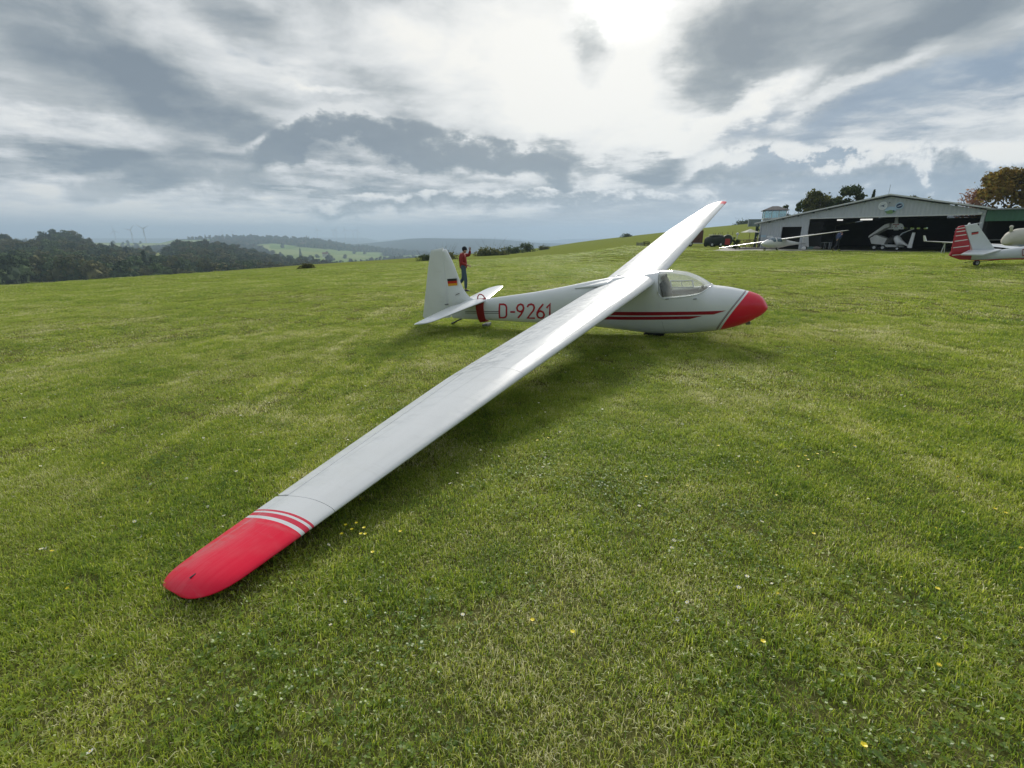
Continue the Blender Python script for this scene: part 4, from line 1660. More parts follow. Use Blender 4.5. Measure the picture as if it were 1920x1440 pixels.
# ---- tailplane
for sgn in (-1, 1):
    mb, me_ = MB(), MB()
    rs_, re_ = [], []
    for y, le, te, th in [(.02, -3.56, -4.44, .10), (.2, -3.61, -4.445, .095), (.5, -3.70, -4.45, .085), (.9, -3.83, -4.46, .07), (1.2, -3.925, -4.46, .06), (1.30, -3.965, -4.455, .052), (1.36, -4.02, -4.44, .042), (1.395, -4.10, -4.40, .022)]:
        hx = te + (le - te) * .40
        c = le - hx
        z0 = .065
        pr = [(0, 0), (.03, .3), (.12, .62), (.35, .95), (.7, 1), (1, .86)]
        rs_.append([(le - c * t, sgn * y, z0 + th / 2 * w) for t, w in pr] + [(le - c * t, sgn * y, z0 - th / 2 * w) for t, w in pr[::-1][:-1]])
        if y > .05:
            c = hx - te - .008
            pr = [(0, .80), (.5, .45), (1, .05)]
            re_.append([(hx - .008 - c * t, sgn * y, z0 + th / 2 * w) for t, w in pr] + [(hx - .008 - c * t, sgn * y, z0 - th / 2 * w) for t, w in pr[::-1]])
    sp = mb.rings(rs_).build('tailplane', M_GT, glider, smooth='angle')
    me_.rings(re_).build('elevator', M_GT, sp, smooth='angle')

# ---- main wheel and tail skid
wh = MB().rings([[(-.16 + .175 * math.cos(a) * k, y, -.868 + .165 * math.sin(a) * k) for a in np.linspace(0, 2 * PI, 25)[:-1]] for y, k in ((-.055, .72), (-.05, .93), (-.02, 1.0), (.02, 1.0), (.05, .93), (.055, .72))]).build('main_wheel', M_RUB, glider, smooth='angle')
MB().rings([[(-.16 + .07 * math.cos(a), y, -.835 + .07 * math.sin(a)) for a in np.linspace(0, 2 * PI, 17)[:-1]] for y in (-.062, .062)]).build('wheel_hub', M_STEEL, wh)
MB().box((-.15, 0, -.915), (.44, .15, .02)).build('wheel_well', M_DKIN, glider)
MB().tube([(-4.36, 0, -.27), (-4.50, 0, -.30), (-4.60, 0, -.335), (-4.68, 0, -.35)], [.018, .017, .02, .024], 7).build('tail_skid', M_BLK, glider)
MB().box((1.30, 0, -.885), (.07, .03, .05)).build('tow_hook', M_STEEL, glider, bevel=.006)

# ---- tail dolly: a red clamp round the rear fuselage
M_DOLLY = mat('red_dolly_paint', (.40, .022, .028), .5, noise_amt=.15)
dollyp = GR @ Vector((-3.70, 0, -.60)) + GP
dolly = empty('tail_dolly', dollyp, 'red clamp-on tail dolly with carrying handle round the rear fuselage of the big glider', 'dolly')
dolly.rotation_euler = GR.to_euler()
DO = Vector((-3.70, 0, -.60))


def dl(p):
    return Vector(p) - DO


mb = MB()
rows_ = []
for k in range(33):
    a = PI / 2 - 2 * PI * k / 32
    tz = (1 - math.sin(a)) / 2
    xc = -3.70 - .08 * tz
    hw = .105 - .02 * tz
    po, pi_ = sect(xc, a, -.022), sect(xc, a, -.003)
    po.z -= .03 * tz
    rows_.append([dl((xc - hw, pi_.y, pi_.z)), dl((xc - hw, po.y, po.z)), dl((xc + hw, po.y, po.z)), dl((xc + hw, pi_.y, pi_.z))])
mb.rings(rows_, caps=False)
mb.build('clamp_ring', M_DOLLY, dolly, smooth='angle')
hd = [dl((-3.70 + .09 * math.cos(t), 0, .10 + .10 * math.sin(t))) for t in np.linspace(PI, 0, 13)]
MB().tube(hd, .013, 8).build('handle', M_DOLLY, dolly, smooth=True)
MB().box(dl((-3.74, 0, -.455)), (.15, .16, .05)).build('axle_block', M_STEEL, dolly, bevel=.01)
for yy in (-.045, .045):
    MB().box(dl((-3.70, yy, -.50)), (.05, .010, .11)).build('fork_plate', M_STEEL, dolly)
MB().rings([[dl((-3.69 + .06 * math.cos(a) * k, y, -.545 + .06 * math.sin(a) * k)) for a in np.linspace(0, 2 * PI, 17)[:-1]] for y, k in ((-.03, .8), (-.02, 1.0), (.02, 1.0), (.03, .8))]).build('wheel', M_RUB, dolly, smooth='angle')

# ------------------------------------------------------------------ hangars
M_CLAD = bpy.data.materials.new('grey_cladding')
M_CLAD.use_nodes = True


def cladding(m, col):
    N = NT(m.node_tree)
    bs = m.node_tree.nodes['Principled BSDF']
    g = N.n('ShaderNodeNewGeometry')
    # ribs run upright: height depends on the distance along the wall
    along = N.n('ShaderNodeVectorMath', operation='DOT_PRODUCT', ins={0: g.outputs['Position'], 1: (.612, -.791, 0)}).outputs['Value']
    s = N.math('SINE', N.math('MULTIPLY', along, 2 * PI / .28))
    b = N.n('ShaderNodeBump', ins={'Height': s, 'Strength': .5, 'Distance': .03})
    N.L.new(b.outputs[0], bs.inputs['Normal'])
    n1 = N.noise(g.outputs['Position'], .5, 6, .65)
    st = N.n('ShaderNodeMapping', ins={'Vector': g.outputs['Position'], 'Scale': (3, 3, .25)})
    n2 = N.noise(st.outputs[0], 1.0, 5, .7)
    c = N.mix(N.smooth(n1, .35, .7, 0, .3), (*col, 1), (*[q * .72 for q in col], 1))
    c = N.mix(N.smooth(n2, .55, .8, 0, .35), c, (*[q * .55 for q in col], 1))
    N.L.new(c, bs.inputs['Base Color'])
    bs.inputs['Roughness'].default_value = .5


cladding(M_CLAD, (.50, .53, .57))
M_CLADG = bpy.data.materials.new('green_cladding')
M_CLADG.use_nodes = True
cladding(M_CLADG, (.050, .150, .090))
M_ROOF = mat('roof_sheet', (.30, .32, .34), .5, noise_amt=.25, noise_scale=.6)
M_TRIM = mat('pale_verge_trim', (.62, .64, .64), .5, noise_amt=.1)
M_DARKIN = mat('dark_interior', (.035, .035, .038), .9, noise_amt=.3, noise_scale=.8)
M_CONC = mat('concrete', (.36, .34, .30), .85, noise_amt=.35, noise_scale=1.2, bump=.2, bump_scale=8)
M_CONCD = mat('stained_floor', (.12, .11, .10), .8, noise_amt=.4, noise_scale=.7)
M_WHITE = mat('white_gelcoat', (.84, .85, .86), .3, coat=.4)
M_WOOD = mat('weathered_timber', (.20, .14, .09), .8, noise_amt=.4, noise_scale=6)
M_DGREEN = mat('dark_green_paint', (.02, .045, .035), .55)
M_PANE = bpy.data.materials.new('window_pane')
M_PANE.use_nodes = True
N = NT(M_PANE.node_tree)
M_PANE.node_tree.nodes.clear()
tr = N.n('ShaderNodeBsdfTransparent', ins={'Color': (.70, .82, .80, 1)})
gl = N.n('ShaderNodeBsdfGlossy', ins={'Color': (.9, .95, .95, 1), 'Roughness': .05})
mx = N.n('ShaderNodeMixShader', ins={0: .30, 1: tr.outputs[0], 2: gl.outputs[0]})
out = N.n('ShaderNodeOutputMaterial')
N.L.new(mx.outputs[0], out.inputs['Surface'])

HA, HD = Vector((25.5, 51.7, 0)), Vector((.612, -.791, 0))
HN = Vector((.791, .612, 0))     # into the building


def front(u, v, back=0.0):
    """point of the hangar's front plane (or a plane parallel to it) seen at u,v"""
    d = Vector(ray(u, v))
    o = Vector((0, 0, EYE))
    a = HA + HN * back
    t = (a - o).dot(HN) / d.dot(HN)
    return o + d * t


def hs(p):
    return (p - HA).dot(HD)


def hp(s, z, back=0.0):
    return Vector((HA.x + HD.x * s + HN.x * back, HA.y + HD.y * s + HN.y * back, z))


def sz(u, v):
    p = front(u, v)
    return hs(p), p.z


hangar = empty('hangar', hp(8.7, PAD_Z), 'long grey gabled hangar with wide open front and three round emblems on the gable', 'hangar')
HO = Vector(hangar.location)


def rel(pts, o):
    return [Vector(p) - o for p in pts]


s0, s1 = sz(1424, 440)[0], sz(1838, 440)[0]
spk, zpk = sz(1672, 369)
zl, zr = sz(1424, 419)[1], sz(1838, 394)[1]
so0, zo0 = sz(1519, 411)
zo1 = sz(1833, 402.5)[1]
zo = (zo0 + zo1) / 2
sd0, zd = sz(1467, 425.5)
sd1 = sz(1504, 425)[0]
B0 = PAD_Z - .05
wall = [(s0, B0), (s0, zl), (spk, zpk), (s1, zr), (s1, zo), (so0, zo), (so0, B0), (sd1, B0), (sd1, zd), (sd0, zd), (sd0, B0)]
MB().prism(rel([hp(a, b) for a, b in wall], HO), HN * .14).build('front_wall', M_CLAD, hangar)
# corner and jamb trims
for s_, zt_ in ((s0 + .05, zl), ):
    MB().box(hp(s_, (B0 + zt_) / 2, -.09) - HO, (.12, .10, zt_ - B0), rot=Matrix.Rotation(math.atan2(HD.y, HD.x), 3, 'Z')).build('corner_trim', M_TRIM, hangar)
RZ = Matrix.Rotation(math.atan2(HD.y, HD.x), 3, 'Z')
MB().box(hp((so0 + s1) / 2, zo + .05, -.09) - HO, (s1 - so0, .05, .10), rot=RZ).build('door_rail', M_TRIM, hangar)
MB().box(hp(s1 - .12, (B0 + zo) / 2, .12) - HO, (.22, .22, zo - B0), rot=RZ).build('door_post', M_CLAD, hangar)
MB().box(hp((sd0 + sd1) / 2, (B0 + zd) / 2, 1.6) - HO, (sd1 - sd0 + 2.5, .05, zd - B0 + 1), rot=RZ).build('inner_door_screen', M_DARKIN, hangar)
# roof slabs, verges, purlin ends
DEP = 19.0
for (sa, za, sb, zb, nm) in ((s0 - .45, zl - .08, spk, zpk + .10, 'roof'), (spk, zpk + .10, s1 + .25, zr + .04, 'roof')):
    mb = MB()
    vs = []
    for bk in (-.45, DEP + .3):
        for (s_, z_) in ((sa, za), (sb, zb)):
            for dz_ in (0, .10):
                vs.append(hp(s_, z_ + dz_, bk) - HO)
    mb.add(vs, [(0, 1, 3, 2), (4, 6, 7, 5), (0, 4, 5, 1), (2, 3, 7, 6), (1, 5, 7, 3), (0, 2, 6, 4)])
    rf = mb.build(nm, M_ROOF, hangar)
    mb = MB()
    vs = []
    for bk in (-.49, -.455):
        for (s_, z_) in ((sa, za), (sb, zb)):
            for dz_ in (.02, .13):
                vs.append(hp(s_, z_ + dz_, bk) - HO)
    mb.add(vs, [(0, 1, 3, 2), (4, 6, 7, 5), (0, 4, 5, 1), (2, 3, 7, 6), (1, 5, 7, 3), (0, 2, 6, 4)])
    mb.build('verge_trim', M_TRIM, rf)
    n_ = int(abs(sb - sa) / 1.35)
    for k in range(1, n_ + 1):
        t = k / (n_ + .4)
        s_, z_ = sa + (sb - sa) * t, za + (zb - za) * t
        MB().box(hp(s_, z_ - .055, -.28) - HO, (.12, .34, .10), rot=RZ).build('purlin_end', M_DGREEN, rf)
# side and back walls, inside lining
def wallbox(mb, sa, ba, sb, bb, z0, z1a, z1b, th=.12):
    a, b = hp(sa, 0, ba), hp(sb, 0, bb)
    t = (b - a).normalized()
    nn = Vector((-t.y, t.x, 0)) * th / 2
    vs = [Vector((p.x, p.y, z)) - HO for p, z in ((a + nn, z0), (b + nn, z0), (b + nn, z1b), (a + nn, z1a), (a - nn, z0), (b - nn, z0), (b - nn, z1b), (a - nn, z1a))]
    mb.add(vs, [(0, 1, 2, 3), (7, 6, 5, 4), (0, 4, 5, 1), (1, 5, 6, 2), (2, 6, 7, 3), (3, 7, 4, 0)])


mb = MB()
wallbox(mb, s0 + .06, .08, s0 + .06, DEP, B0, zl, zl)
mb.build('side_wall', M_CLAD, hangar)
mb = MB()
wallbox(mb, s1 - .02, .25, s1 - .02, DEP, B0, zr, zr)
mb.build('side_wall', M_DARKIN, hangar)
# back wall with a strip of four windows
wz0, wz1 = PAD_Z + 2.0, PAD_Z + 2.9
ws = [hs(front(u, 425, DEP)) for u in (1694, 1705, 1717, 1730, 1743)]
mb = MB()
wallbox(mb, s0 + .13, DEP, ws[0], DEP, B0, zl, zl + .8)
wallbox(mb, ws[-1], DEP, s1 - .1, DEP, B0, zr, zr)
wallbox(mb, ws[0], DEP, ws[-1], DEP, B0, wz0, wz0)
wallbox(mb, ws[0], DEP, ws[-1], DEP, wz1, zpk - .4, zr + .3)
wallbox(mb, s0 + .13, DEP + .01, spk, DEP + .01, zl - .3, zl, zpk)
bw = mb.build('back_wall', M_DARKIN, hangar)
for a, b in zip(ws[:-1], ws[1:]):
    MB().box(hp((a + b) / 2, (wz0 + wz1) / 2, DEP) - HO, (abs(b - a) - .25, .02, wz1 - wz0 - .05), rot=RZ).build('window_pane', M_PANE, bw)
    MB().box(hp(b, (wz0 + wz1) / 2, DEP) - HO, (.24, .12, wz1 - wz0), rot=RZ).build('window_mullion', M_DARKIN, bw)
M_LAMP = mat('strip_lamp', (.8, .8, .8), .5)
_b = M_LAMP.node_tree.nodes['Principled BSDF']
_b.inputs['Emission Color'].default_value = (1, 1, .96, 1)
_b.inputs['Emission Strength'].default_value = .4
for (u, v, bk) in ((1624.5, 411.5, 2.5), (1575, 412.5, 5.5)):
    p = front(u, v, bk)
    MB().box(p - HO, (.95 if u > 1600 else .5, .12, .13), rot=RZ).build('strip_lamp', M_LAMP, hangar, bevel=.02)
    MB().tube([p - HO + Vector((0, 0, .05)), p - HO + Vector((0, 0, 1.0))], .015, 5).build('lamp_hanger', M_STEEL, hangar)
# roof trusses showing inside
for bk in (3.0, 8.0, 13.0):
    mb = MB()
    mb.tube([hp(so0, zo + .12, bk) - HO, hp(s1 - .2, zo + .12, bk) - HO], .06, 6)
    for k in range(9):
        sa = so0 + (s1 - so0) * k / 9
        sb = so0 + (s1 - so0) * (k + .5) / 9
        ztop = lambda s: (zl + (zpk - zl) * (s - s0) / (spk - s0) if s < spk else zpk + (zr - zpk) * (s - spk) / (s1 - spk)) - .1
        mb.tube([hp(sa, zo + .12, bk) - HO, hp(sb, ztop(sb), bk) - HO], .035, 5)
    mb.build('roof_truss', M_DARKIN, hangar)

# emblems on the gable
def disc(mb, c, ru, rv, back, mi=0, n=28):
    mb.add([hp(hs(c) + ru * math.cos(2 * PI * k / n), c.z + rv * math.sin(2 * PI * k / n), back) - HO for k in range(n)] + [hp(hs(c), c.z, back) - HO],
           [(k, (k + 1) % n, n) for k in range(n)], mi)


M_EW = mat('emblem_white', (.66, .70, .74), .4)
M_EB = mat('emblem_blue', (.015, .05, .13), .4)
M_EG = mat('emblem_green', (.18, .30, .12), .4)
M_EL = mat('emblem_pale_blue', (.42, .56, .70), .4)


def thick_disc(name, c, r, m, back=-.09, rv=None):
    rv = rv or r
    n = 28
    rings_ = [[hp(hs(c) + r * math.cos(2 * PI * k / n), c.z + rv * math.sin(2 * PI * k / n), b_) - HO for k in range(n)] for b_ in (back, back - .03)]
    return MB().rings(rings_).build(name, m, hangar)


pxm = .049   # metres per photo pixel on the gable
c1 = front(1656.3, 386)
d1 = thick_disc('emblem', c1, 6.8 * pxm, M_EW)
d1['label'] = 'round white emblem with a dark arrow-shaped bird'
MB().add([hp(hs(c1) + a * pxm, c1.z + b * pxm, -.128) - HO for a, b in ((-4.6, -.3), (3.6, 2.2), (1.4, .3), (2.6, -2.2), (-.5, -.9))], [(0, 1, 2, 4), (2, 3, 4)]).build('emblem_bird', M_EB, d1)
rg = MB()
rg.rings([[hp(hs(c1) + r_ * pxm * math.cos(2 * PI * k / 28), c1.z + r_ * pxm * math.sin(2 * PI * k / 28), -.126) - HO for k in range(28)] for r_ in (6.4, 5.5)], caps=False)
rg.build('emblem_ring', mat('emblem_ring_white', (.8, .82, .85), .4), d1)
c2 = front(1687.2, 386)
d2 = thick_disc('emblem', c2, 6.0 * pxm, M_EL)
d2['label'] = 'round blue emblem crossed by a white swoosh'
mb = MB(); disc(mb, c2, 4.4 * pxm, 3.9 * pxm, -.126); mb.build('emblem_field', M_EB, d2)
MB().add([hp(hs(c2) + a * pxm, c2.z + b * pxm, -.132) - HO for a, b in ((-3.8, -.9), (-1, .1), (2.4, 1.6), (4.4, 2.4), (2.6, .4), (-.6, -1.0))], [(0, 1, 5), (1, 2, 4, 5), (2, 3, 4)]).build('emblem_swoosh', M_EW, d2)
c3 = front(1670.3, 394.2)
d3 = thick_disc('emblem', c3, 8.2 * pxm, M_EL, rv=6.0 * pxm)
d3['label'] = 'oval emblem with pale sky over a green hill and dark marks'
MB().add([hp(hs(c3) + 7.9 * pxm * math.cos(t), c3.z + 5.8 * pxm * math.sin(t), -.127) - HO for t in np.linspace(PI + .25, 2 * PI - .25, 12)] +
         [hp(hs(c3) + a * pxm, c3.z + b * pxm, -.127) - HO for a, b in ((4, -.4), (0, .4), (-4, -1.0))], [tuple(range(15))]).build('emblem_hill', M_EG, d3)
for a, b, w_, h_ in ((-6.0, -2.6, 2.2, 1.1), (4.8, -1.4, 1.6, 2.6)):
    MB().box(hp(hs(c3) + a * pxm, c3.z + b * pxm, -.133) - HO, (w_ * pxm, .01, h_ * pxm), rot=RZ).build('emblem_mark', M_EB, d3)
# gable lamp bracket and mast
MB().tube([hp(spk, zpk - .45, -.09) - HO, hp(spk, zpk - .5, -.30) - HO], .03, 6).build('gable_bracket', M_DGREEN, hangar)
MB().tube([hp(spk - .35, zpk, .3) - HO, hp(spk - .35, zpk + 1.0, .3) - HO], .015, 5).build('antenna_mast', M_STEEL, hangar)
# wall notices left of the small door
for (u, v, w_, h_, c_) in ((1432, 442.8, .50, .22, (.45, .60, .70)), (1444.5, 444, .62, .18, (.78, .80, .80))):
    p = front(u, v)
    MB().box(hp(hs(p), p.z, -.085) - HO, (w_, .02, h_), rot=RZ).build('notice_board', mat('notice_face', c_, .5), hangar)
# gutter bracket at the right eave
p = front(1839, 400)
MB().box(hp(hs(p) + .0, p.z, -.15) - HO, (.25, .16, .22), rot=RZ).build('gutter_end', M_TRIM, hangar, bevel=.02)
MB().tube([front(1422, 420, -.2) - HO, front(1421.5, 428, -.2) - HO, front(1424.5, 433, -.1) - HO, front(1424.5, 467, -.1) - HO], .045, 7).build('downpipe', M_DGREEN, hangar)

# green hangar next door
gh = empty('green_hangar', hp(s1 + 4, PAD_Z), 'low dark green hangar adjoining the right end of the grey one', 'hangar')
HO2 = Vector(gh.location)
s2 = s1 + 13.5
zg1 = sz(1842, 394.5)[1]; zg0 = sz(1842, 415)[1]
zr2 = zg1 - .05
MB().prism(rel([hp(a, b, .02) for a, b in ((s1 + .03, zg0), (s1 + .03, zg1), (s2, zr2), (s2, zg0))], HO2), HN * .12).build('fascia', M_CLADG, gh)
mb = MB()
vs = [hp(s_, z_ + dz_, bk) - HO2 for bk in (-.35, DEP) for (s_, z_) in ((s1 + .03, zg1 + .01), (s2 + .3, zr2 + .01)) for dz_ in (0, .09)]
mb.add(vs, [(0, 1, 3, 2), (4, 6, 7, 5), (0, 4, 5, 1), (2, 3, 7, 6), (1, 5, 7, 3), (0, 2, 6, 4)])
mb.build('roof', M_ROOF, gh)
for (sa, ba, sb, bb) in ((s1 + .12, .3, s1 + .12, DEP - .1), (s2, .1, s2, DEP), (s1 + .2, DEP - .1, s2, DEP - .1)):
    a, b = hp(sa, 0, ba) - HO2, hp(sb, 0, bb) - HO2
    t = (b - a).normalized(); nn = Vector((-t.y, t.x, 0)) * .05
    MB().add([Vector((p.x, p.y, z)) for p, z in ((a + nn, B0 - PAD_Z), (b + nn, B0 - PAD_Z), (b + nn, zr2 - PAD_Z), (a + nn, zr2 - PAD_Z), (a - nn, B0 - PAD_Z), (b - nn, B0 - PAD_Z), (b - nn, zr2 - PAD_Z), (a - nn, zr2 - PAD_Z))],
             [(0, 1, 2, 3), (7, 6, 5, 4), (0, 4, 5, 1), (1, 5, 6, 2), (2, 6, 7, 3), (3, 7, 4, 0)]).build('wall', M_DARKIN if sa != s2 else M_CLADG, gh)
for s_ in (s1 + 6.5, s2 - .2):
    MB().box(hp(s_, (B0 + zg0) / 2, .05) - HO2, (.18, .18, zg0 - B0), rot=RZ).build('door_post', M_CLADG, gh)

# apron and hangar floor
def pad_pt(u, v, z):
    d = Vector(ray(u, v))
    t = (z - EYE) / d.z
    return Vector((0, 0, EYE)) + d * t


za = PAD_Z + .014
fr = [pad_pt(u, v, za) for u, v in ((1336, 470.2), (1480, 470.0), (1600, 470.7), (1700, 472.0), (1800, 474.2), (1930, 478), (2100, 484))]
bk_ = [hp(s2, za, .0), hp(s0 - 2.5, za, .0), pad_pt(1372, 462.0, za)]
mb = MB()
pts = fr + bk_
mb.add([Vector((p.x, p.y, z)) for z in (za, za - .25) for p in pts], [tuple(range(len(pts)))] + [(k, (k + 1) % len(pts), len(pts) + (k + 1) % len(pts), len(pts) + k) for k in range(len(pts))])
tag(mb.build('apron', M_CONC), kind='structure')
mb = MB()
q = [hp(s0, za, .001), hp(s2, za, .001), hp(s2, za, DEP), hp(s0, za, DEP)]
mb.add([Vector((p.x, p.y, z)) for z in (za, za - .25) for p in q], [(0, 1, 2, 3)] + [(k, (k + 1) % 4, 4 + (k + 1) % 4, 4 + k) for k in range(4)])
tag(mb.build('hangar_floor', M_CONCD), kind='structure')

# control tower with glazed cabin
TY = 57.0
tc_ = at_depth(1446, 440, TY)
tower = empty('control_tower', (tc_.x, tc_.y, PAD_Z), 'small glazed lookout cabin with hipped roof behind the left end of the hangar', 'tower', -.35)
tz = lambda v: at_depth(1446, v, TY).z - PAD_Z
pm = (at_depth(1447, 440, TY) - at_depth(1446, 440, TY)).x
wd = 44 * pm * .80
dp = 1.7
z0, z1, z2 = tz(411), tz(395.5), tz(386.5)
MB().box((0, 0, z0 / 2), (wd * .96, dp * .96, z0)).build('shaft', M_CLAD, tower)
MB().box((0, 0, z0 + .06), (wd + .1, dp + .1, .12)).build('cabin_sill', M_TRIM, tower)
for sx in (-1, -.33, .33, 1):
    for sy in (-1, 1):
        MB().box((sx * wd / 2, sy * dp / 2, (z0 + z1) / 2 + .06), (.07, .07, z1 - z0 - .12)).build('mullion', M_TRIM, tower)
for k, sx in enumerate((-.665, 0, .665)):
    for sy in (-1, 1):
        MB().box((sx * wd / 2, sy * dp / 2, (z0 + z1) / 2 + .06), (wd / 3 - .09, .015, z1 - z0 - .13)).build('window_pane', M_PANE, tower)
for sx in (-1, 1):
    MB().box((sx * wd / 2, 0, (z0 + z1) / 2 + .06), (.015, dp - .09, z1 - z0 - .13)).build('window_pane', M_PANE, tower)
ew, ed = wd / 2 + .22, dp / 2 + .22
MB().add([(-ew, -ed, z1), (ew, -ed, z1), (ew, ed, z1), (-ew, ed, z1), (-ew, -ed, z1 + .07), (ew, -ed, z1 + .07), (ew, ed, z1 + .07), (-ew, ed, z1 + .07), (-wd * .14, 0, z2), (wd * .14, 0, z2)],
         [(3, 2, 1, 0), (0, 1, 5, 4), (1, 2, 6, 5), (2, 3, 7, 6), (3, 0, 4, 7), (4, 5, 9, 8), (6, 7, 8, 9), (5, 6, 9), (7, 4, 8)]).build('roof', mat('slate_roof', (.10, .095, .10), .7, noise_amt=.2), tower)
bx = at_depth(1414.5, 418, TY - 1.2)
bl = tower.matrix_basis.inverted() @ bx
M_PLINTH = mat('weathered_panel', (.20, .25, .25), .7, noise_amt=.3)
MB().box((bl.x, bl.y, bl.z), (20 * pm, 1.0, 12.5 * pm)).build('balcony', M_PLINTH, tower)
MB().box((bl.x + .35, bl.y, (bl.z - 6 * pm) / 2), (.28, .28, bl.z - 6 * pm)).build('balcony_post', M_DGREEN, tower)
MB().tube([(bl.x + .35, bl.y, bl.z - 1.4), (bl.x + 1.0, bl.y, bl.z - .5)], .08, 6).build('brace', M_DGREEN, tower)

# ------------------------------------------------------------------ trees
def leaf_mat(name, stops, trans=.48):
    m = bpy.data.materials.new(name)
    m.use_nodes = True
    N = NT(m.node_tree)
    m.node_tree.nodes.clear()
    g = N.n('ShaderNodeNewGeometry')
    isl = g.outputs['Random Per Island']
    n1 = N.noise(g.outputs['Position'], .9, 4, .6)
    f = N.math('MULTIPLY_ADD', isl, .45, N.math('MULTIPLY', n1, .62))
    c = N.ramp(f, stops)
    df = N.n('ShaderNodeBsdfDiffuse', ins={'Color': c})
    tr = N.n('ShaderNodeBsdfTranslucent', ins={'Color': c})
    mx = N.n('ShaderNodeMixShader', ins={0: trans, 1: df.outputs[0], 2: tr.outputs[0]})
    o_ = N.n('ShaderNodeOutputMaterial')
    N.L.new(mx.outputs[0], o_.inputs['Surface'])
    return m


L_GREEN = leaf_mat('leaf_dark_green', [(.2, (.034, .054, .026)), (.55, (.075, .105, .044)), (.85, (.14, .165, .075))])
L_OLIVE = leaf_mat('leaf_olive', [(.2, (.055, .066, .024)), (.55, (.13, .14, .048)), (.85, (.24, .23, .10))])
L_GOLD = leaf_mat('leaf_golden', [(.15, (.090, .064, .018)), (.5, (.24, .155, .036)), (.7, (.20, .18, .045)), (.9, (.42, .27, .08))])
L_RUSSET = leaf_mat('leaf_russet', [(.2, (.16, .08, .055)), (.5, (.36, .19, .13)), (.85, (.56, .38, .28))])
M_BARK = mat('bark', (.09, .075, .06), .9, noise_amt=.3, noise_scale=3)


def tree(name, base, H, R_, clear, lm, label, n=2600, leaf=.17, seed=1, group=None, cone=False, cat='tree', bare=0, squash=1.0, rz=None):
    r = random.Random(seed)
    o = empty(name, base, label, cat, r.uniform(0, 6) if rz is None else rz, group)
    ch = H - clear
    V, Fc = crown_cards(seed * 13 + 5, n, R_, ch, leaf, cone=cone)
    mb = MB()
    mb.add([(x, y * squash, z + clear) for x, y, z in V], Fc)
    me = bpy.data.meshes.new('crown')
    me.from_pydata(mb.v, [], mb.f)
    me.materials.append(lm)
    c = bpy.data.objects.new('crown', me)
    COL.objects.link(c)
    c.parent = o
    mb = MB()
    tr_ = max(.05, H * .022)
    top = Vector((r.uniform(-.2, .2), r.uniform(-.2, .2), clear + ch * .75))
    mb.tube([(0, 0, -.2), (.03, .02, clear * .6), (top.x * .5, top.y * .5, clear + ch * .3), top], [tr_ * 1.3, tr_, tr_ * .7, tr_ * .2], 8)
    for k in range(0 if cone else 9 + bare):
        z = clear + ch * r.uniform(.02, .6)
        a = r.uniform(0, 2 * PI)
        L = R_ * r.uniform(.6, 1.0) * (1.15 if k >= 9 else 1)
        p0 = Vector((top.x * .4, top.y * .4, z))
        p1 = p0 + Vector((math.cos(a) * L * .5, math.sin(a) * L * .5 * squash, L * .38))
        p2 = p0 + Vector((math.cos(a) * L * .95, math.sin(a) * L * .95 * squash, L * .95))
        mb.tube([p0, p1, p2], [tr_ * .45, tr_ * .28, tr_ * .06], 5)
        for j in range(3 if k >= 9 else 1):
            p3 = p1.lerp(p2, .5) + Vector((r.uniform(-.5, .5), r.uniform(-.5, .5), r.uniform(.2, .7))) * L * .5
            mb.tube([p1.lerp(p2, .3), p3], [tr_ * .16, tr_ * .04], 4)
    mb.build('trunk', M_BARK, o)
    return o


def tree_px(u0, u1, vtop, Y, base_z, **kw):
    p = at_depth((u0 + u1) / 2, vtop, Y)
    w = (at_depth(u1, 440, Y) - at_depth(u0, 440, Y)).x
    H = p.z - base_z
    return tree(base=(p.x, p.y, base_z), H=H, R_=w / 2 * 1.12, **kw)


tree_px(1508, 1574, 355, 74, .3, name='broadleaf_tree', clear=.3, lm=L_OLIVE, label='olive green tree behind the grey hangar, left half of the dense clump', n=7000, leaf=.19, seed=3)
tree_px(1556, 1628, 347, 72, .3, name='broadleaf_tree', clear=.3, lm=L_GREEN, label='taller dark green tree behind the grey hangar, right half of the dense clump', n=7500, leaf=.19, seed=4)
tree_px(1534, 1600, 360, 76, .3, name='broadleaf_tree', clear=.2, lm=L_OLIVE, label='lower olive tree filling the gap between the two halves of the clump', n=5500, leaf=.18, seed=21)
tree_px(1494, 1534, 373, 76, .3, name='broadleaf_tree', clear=.2, lm=L_GREEN, label='low green tree at the left foot of the dense clump', n=2600, leaf=.16, seed=22)
tree_px(1463, 1498, 379, 78, .3, name='broadleaf_tree', clear=1.0, lm=L_GREEN, label='small dark tree just right of the lookout cabin roof', n=2200, leaf=.15, seed=6)
tree_px(1498, 1509, 381, 66, .3, name='thuja', clear=.2, lm=L_GREEN, label='slim dark columnar conifer between the lookout cabin and the dense clump of trees', n=1500, leaf=.13, seed=7, squash=1.0)
tree_px(1628, 1652, 356, 80, .3, name='conifer', clear=.6, lm=L_GREEN, label='pointed tree showing above the hangar roof just left of the gable peak', n=1500, leaf=.16, seed=8, cone=True)
tree_px(1700, 1730, 362, 70, .3, name='broadleaf_tree', clear=1.0, lm=L_OLIVE, label='yellowish treetop showing above the roof right of the gable peak', n=1600, leaf=.15, seed=9)
tree_px(1732, 1752, 363, 70, .3, name='broadleaf_tree', clear=1.0, lm=L_OLIVE, label='thin bare-twigged treetop right of the yellowish one above the hangar roof', n=160, leaf=.13, seed=10, bare=10)
tree_px(1802, 1864, 354, 60, .3, name='autumn_tree', clear=1.0, lm=L_RUSSET, label='russet pink tree in thin autumn leaf behind the green hangar', n=1900, leaf=.14, seed=12, bare=10)
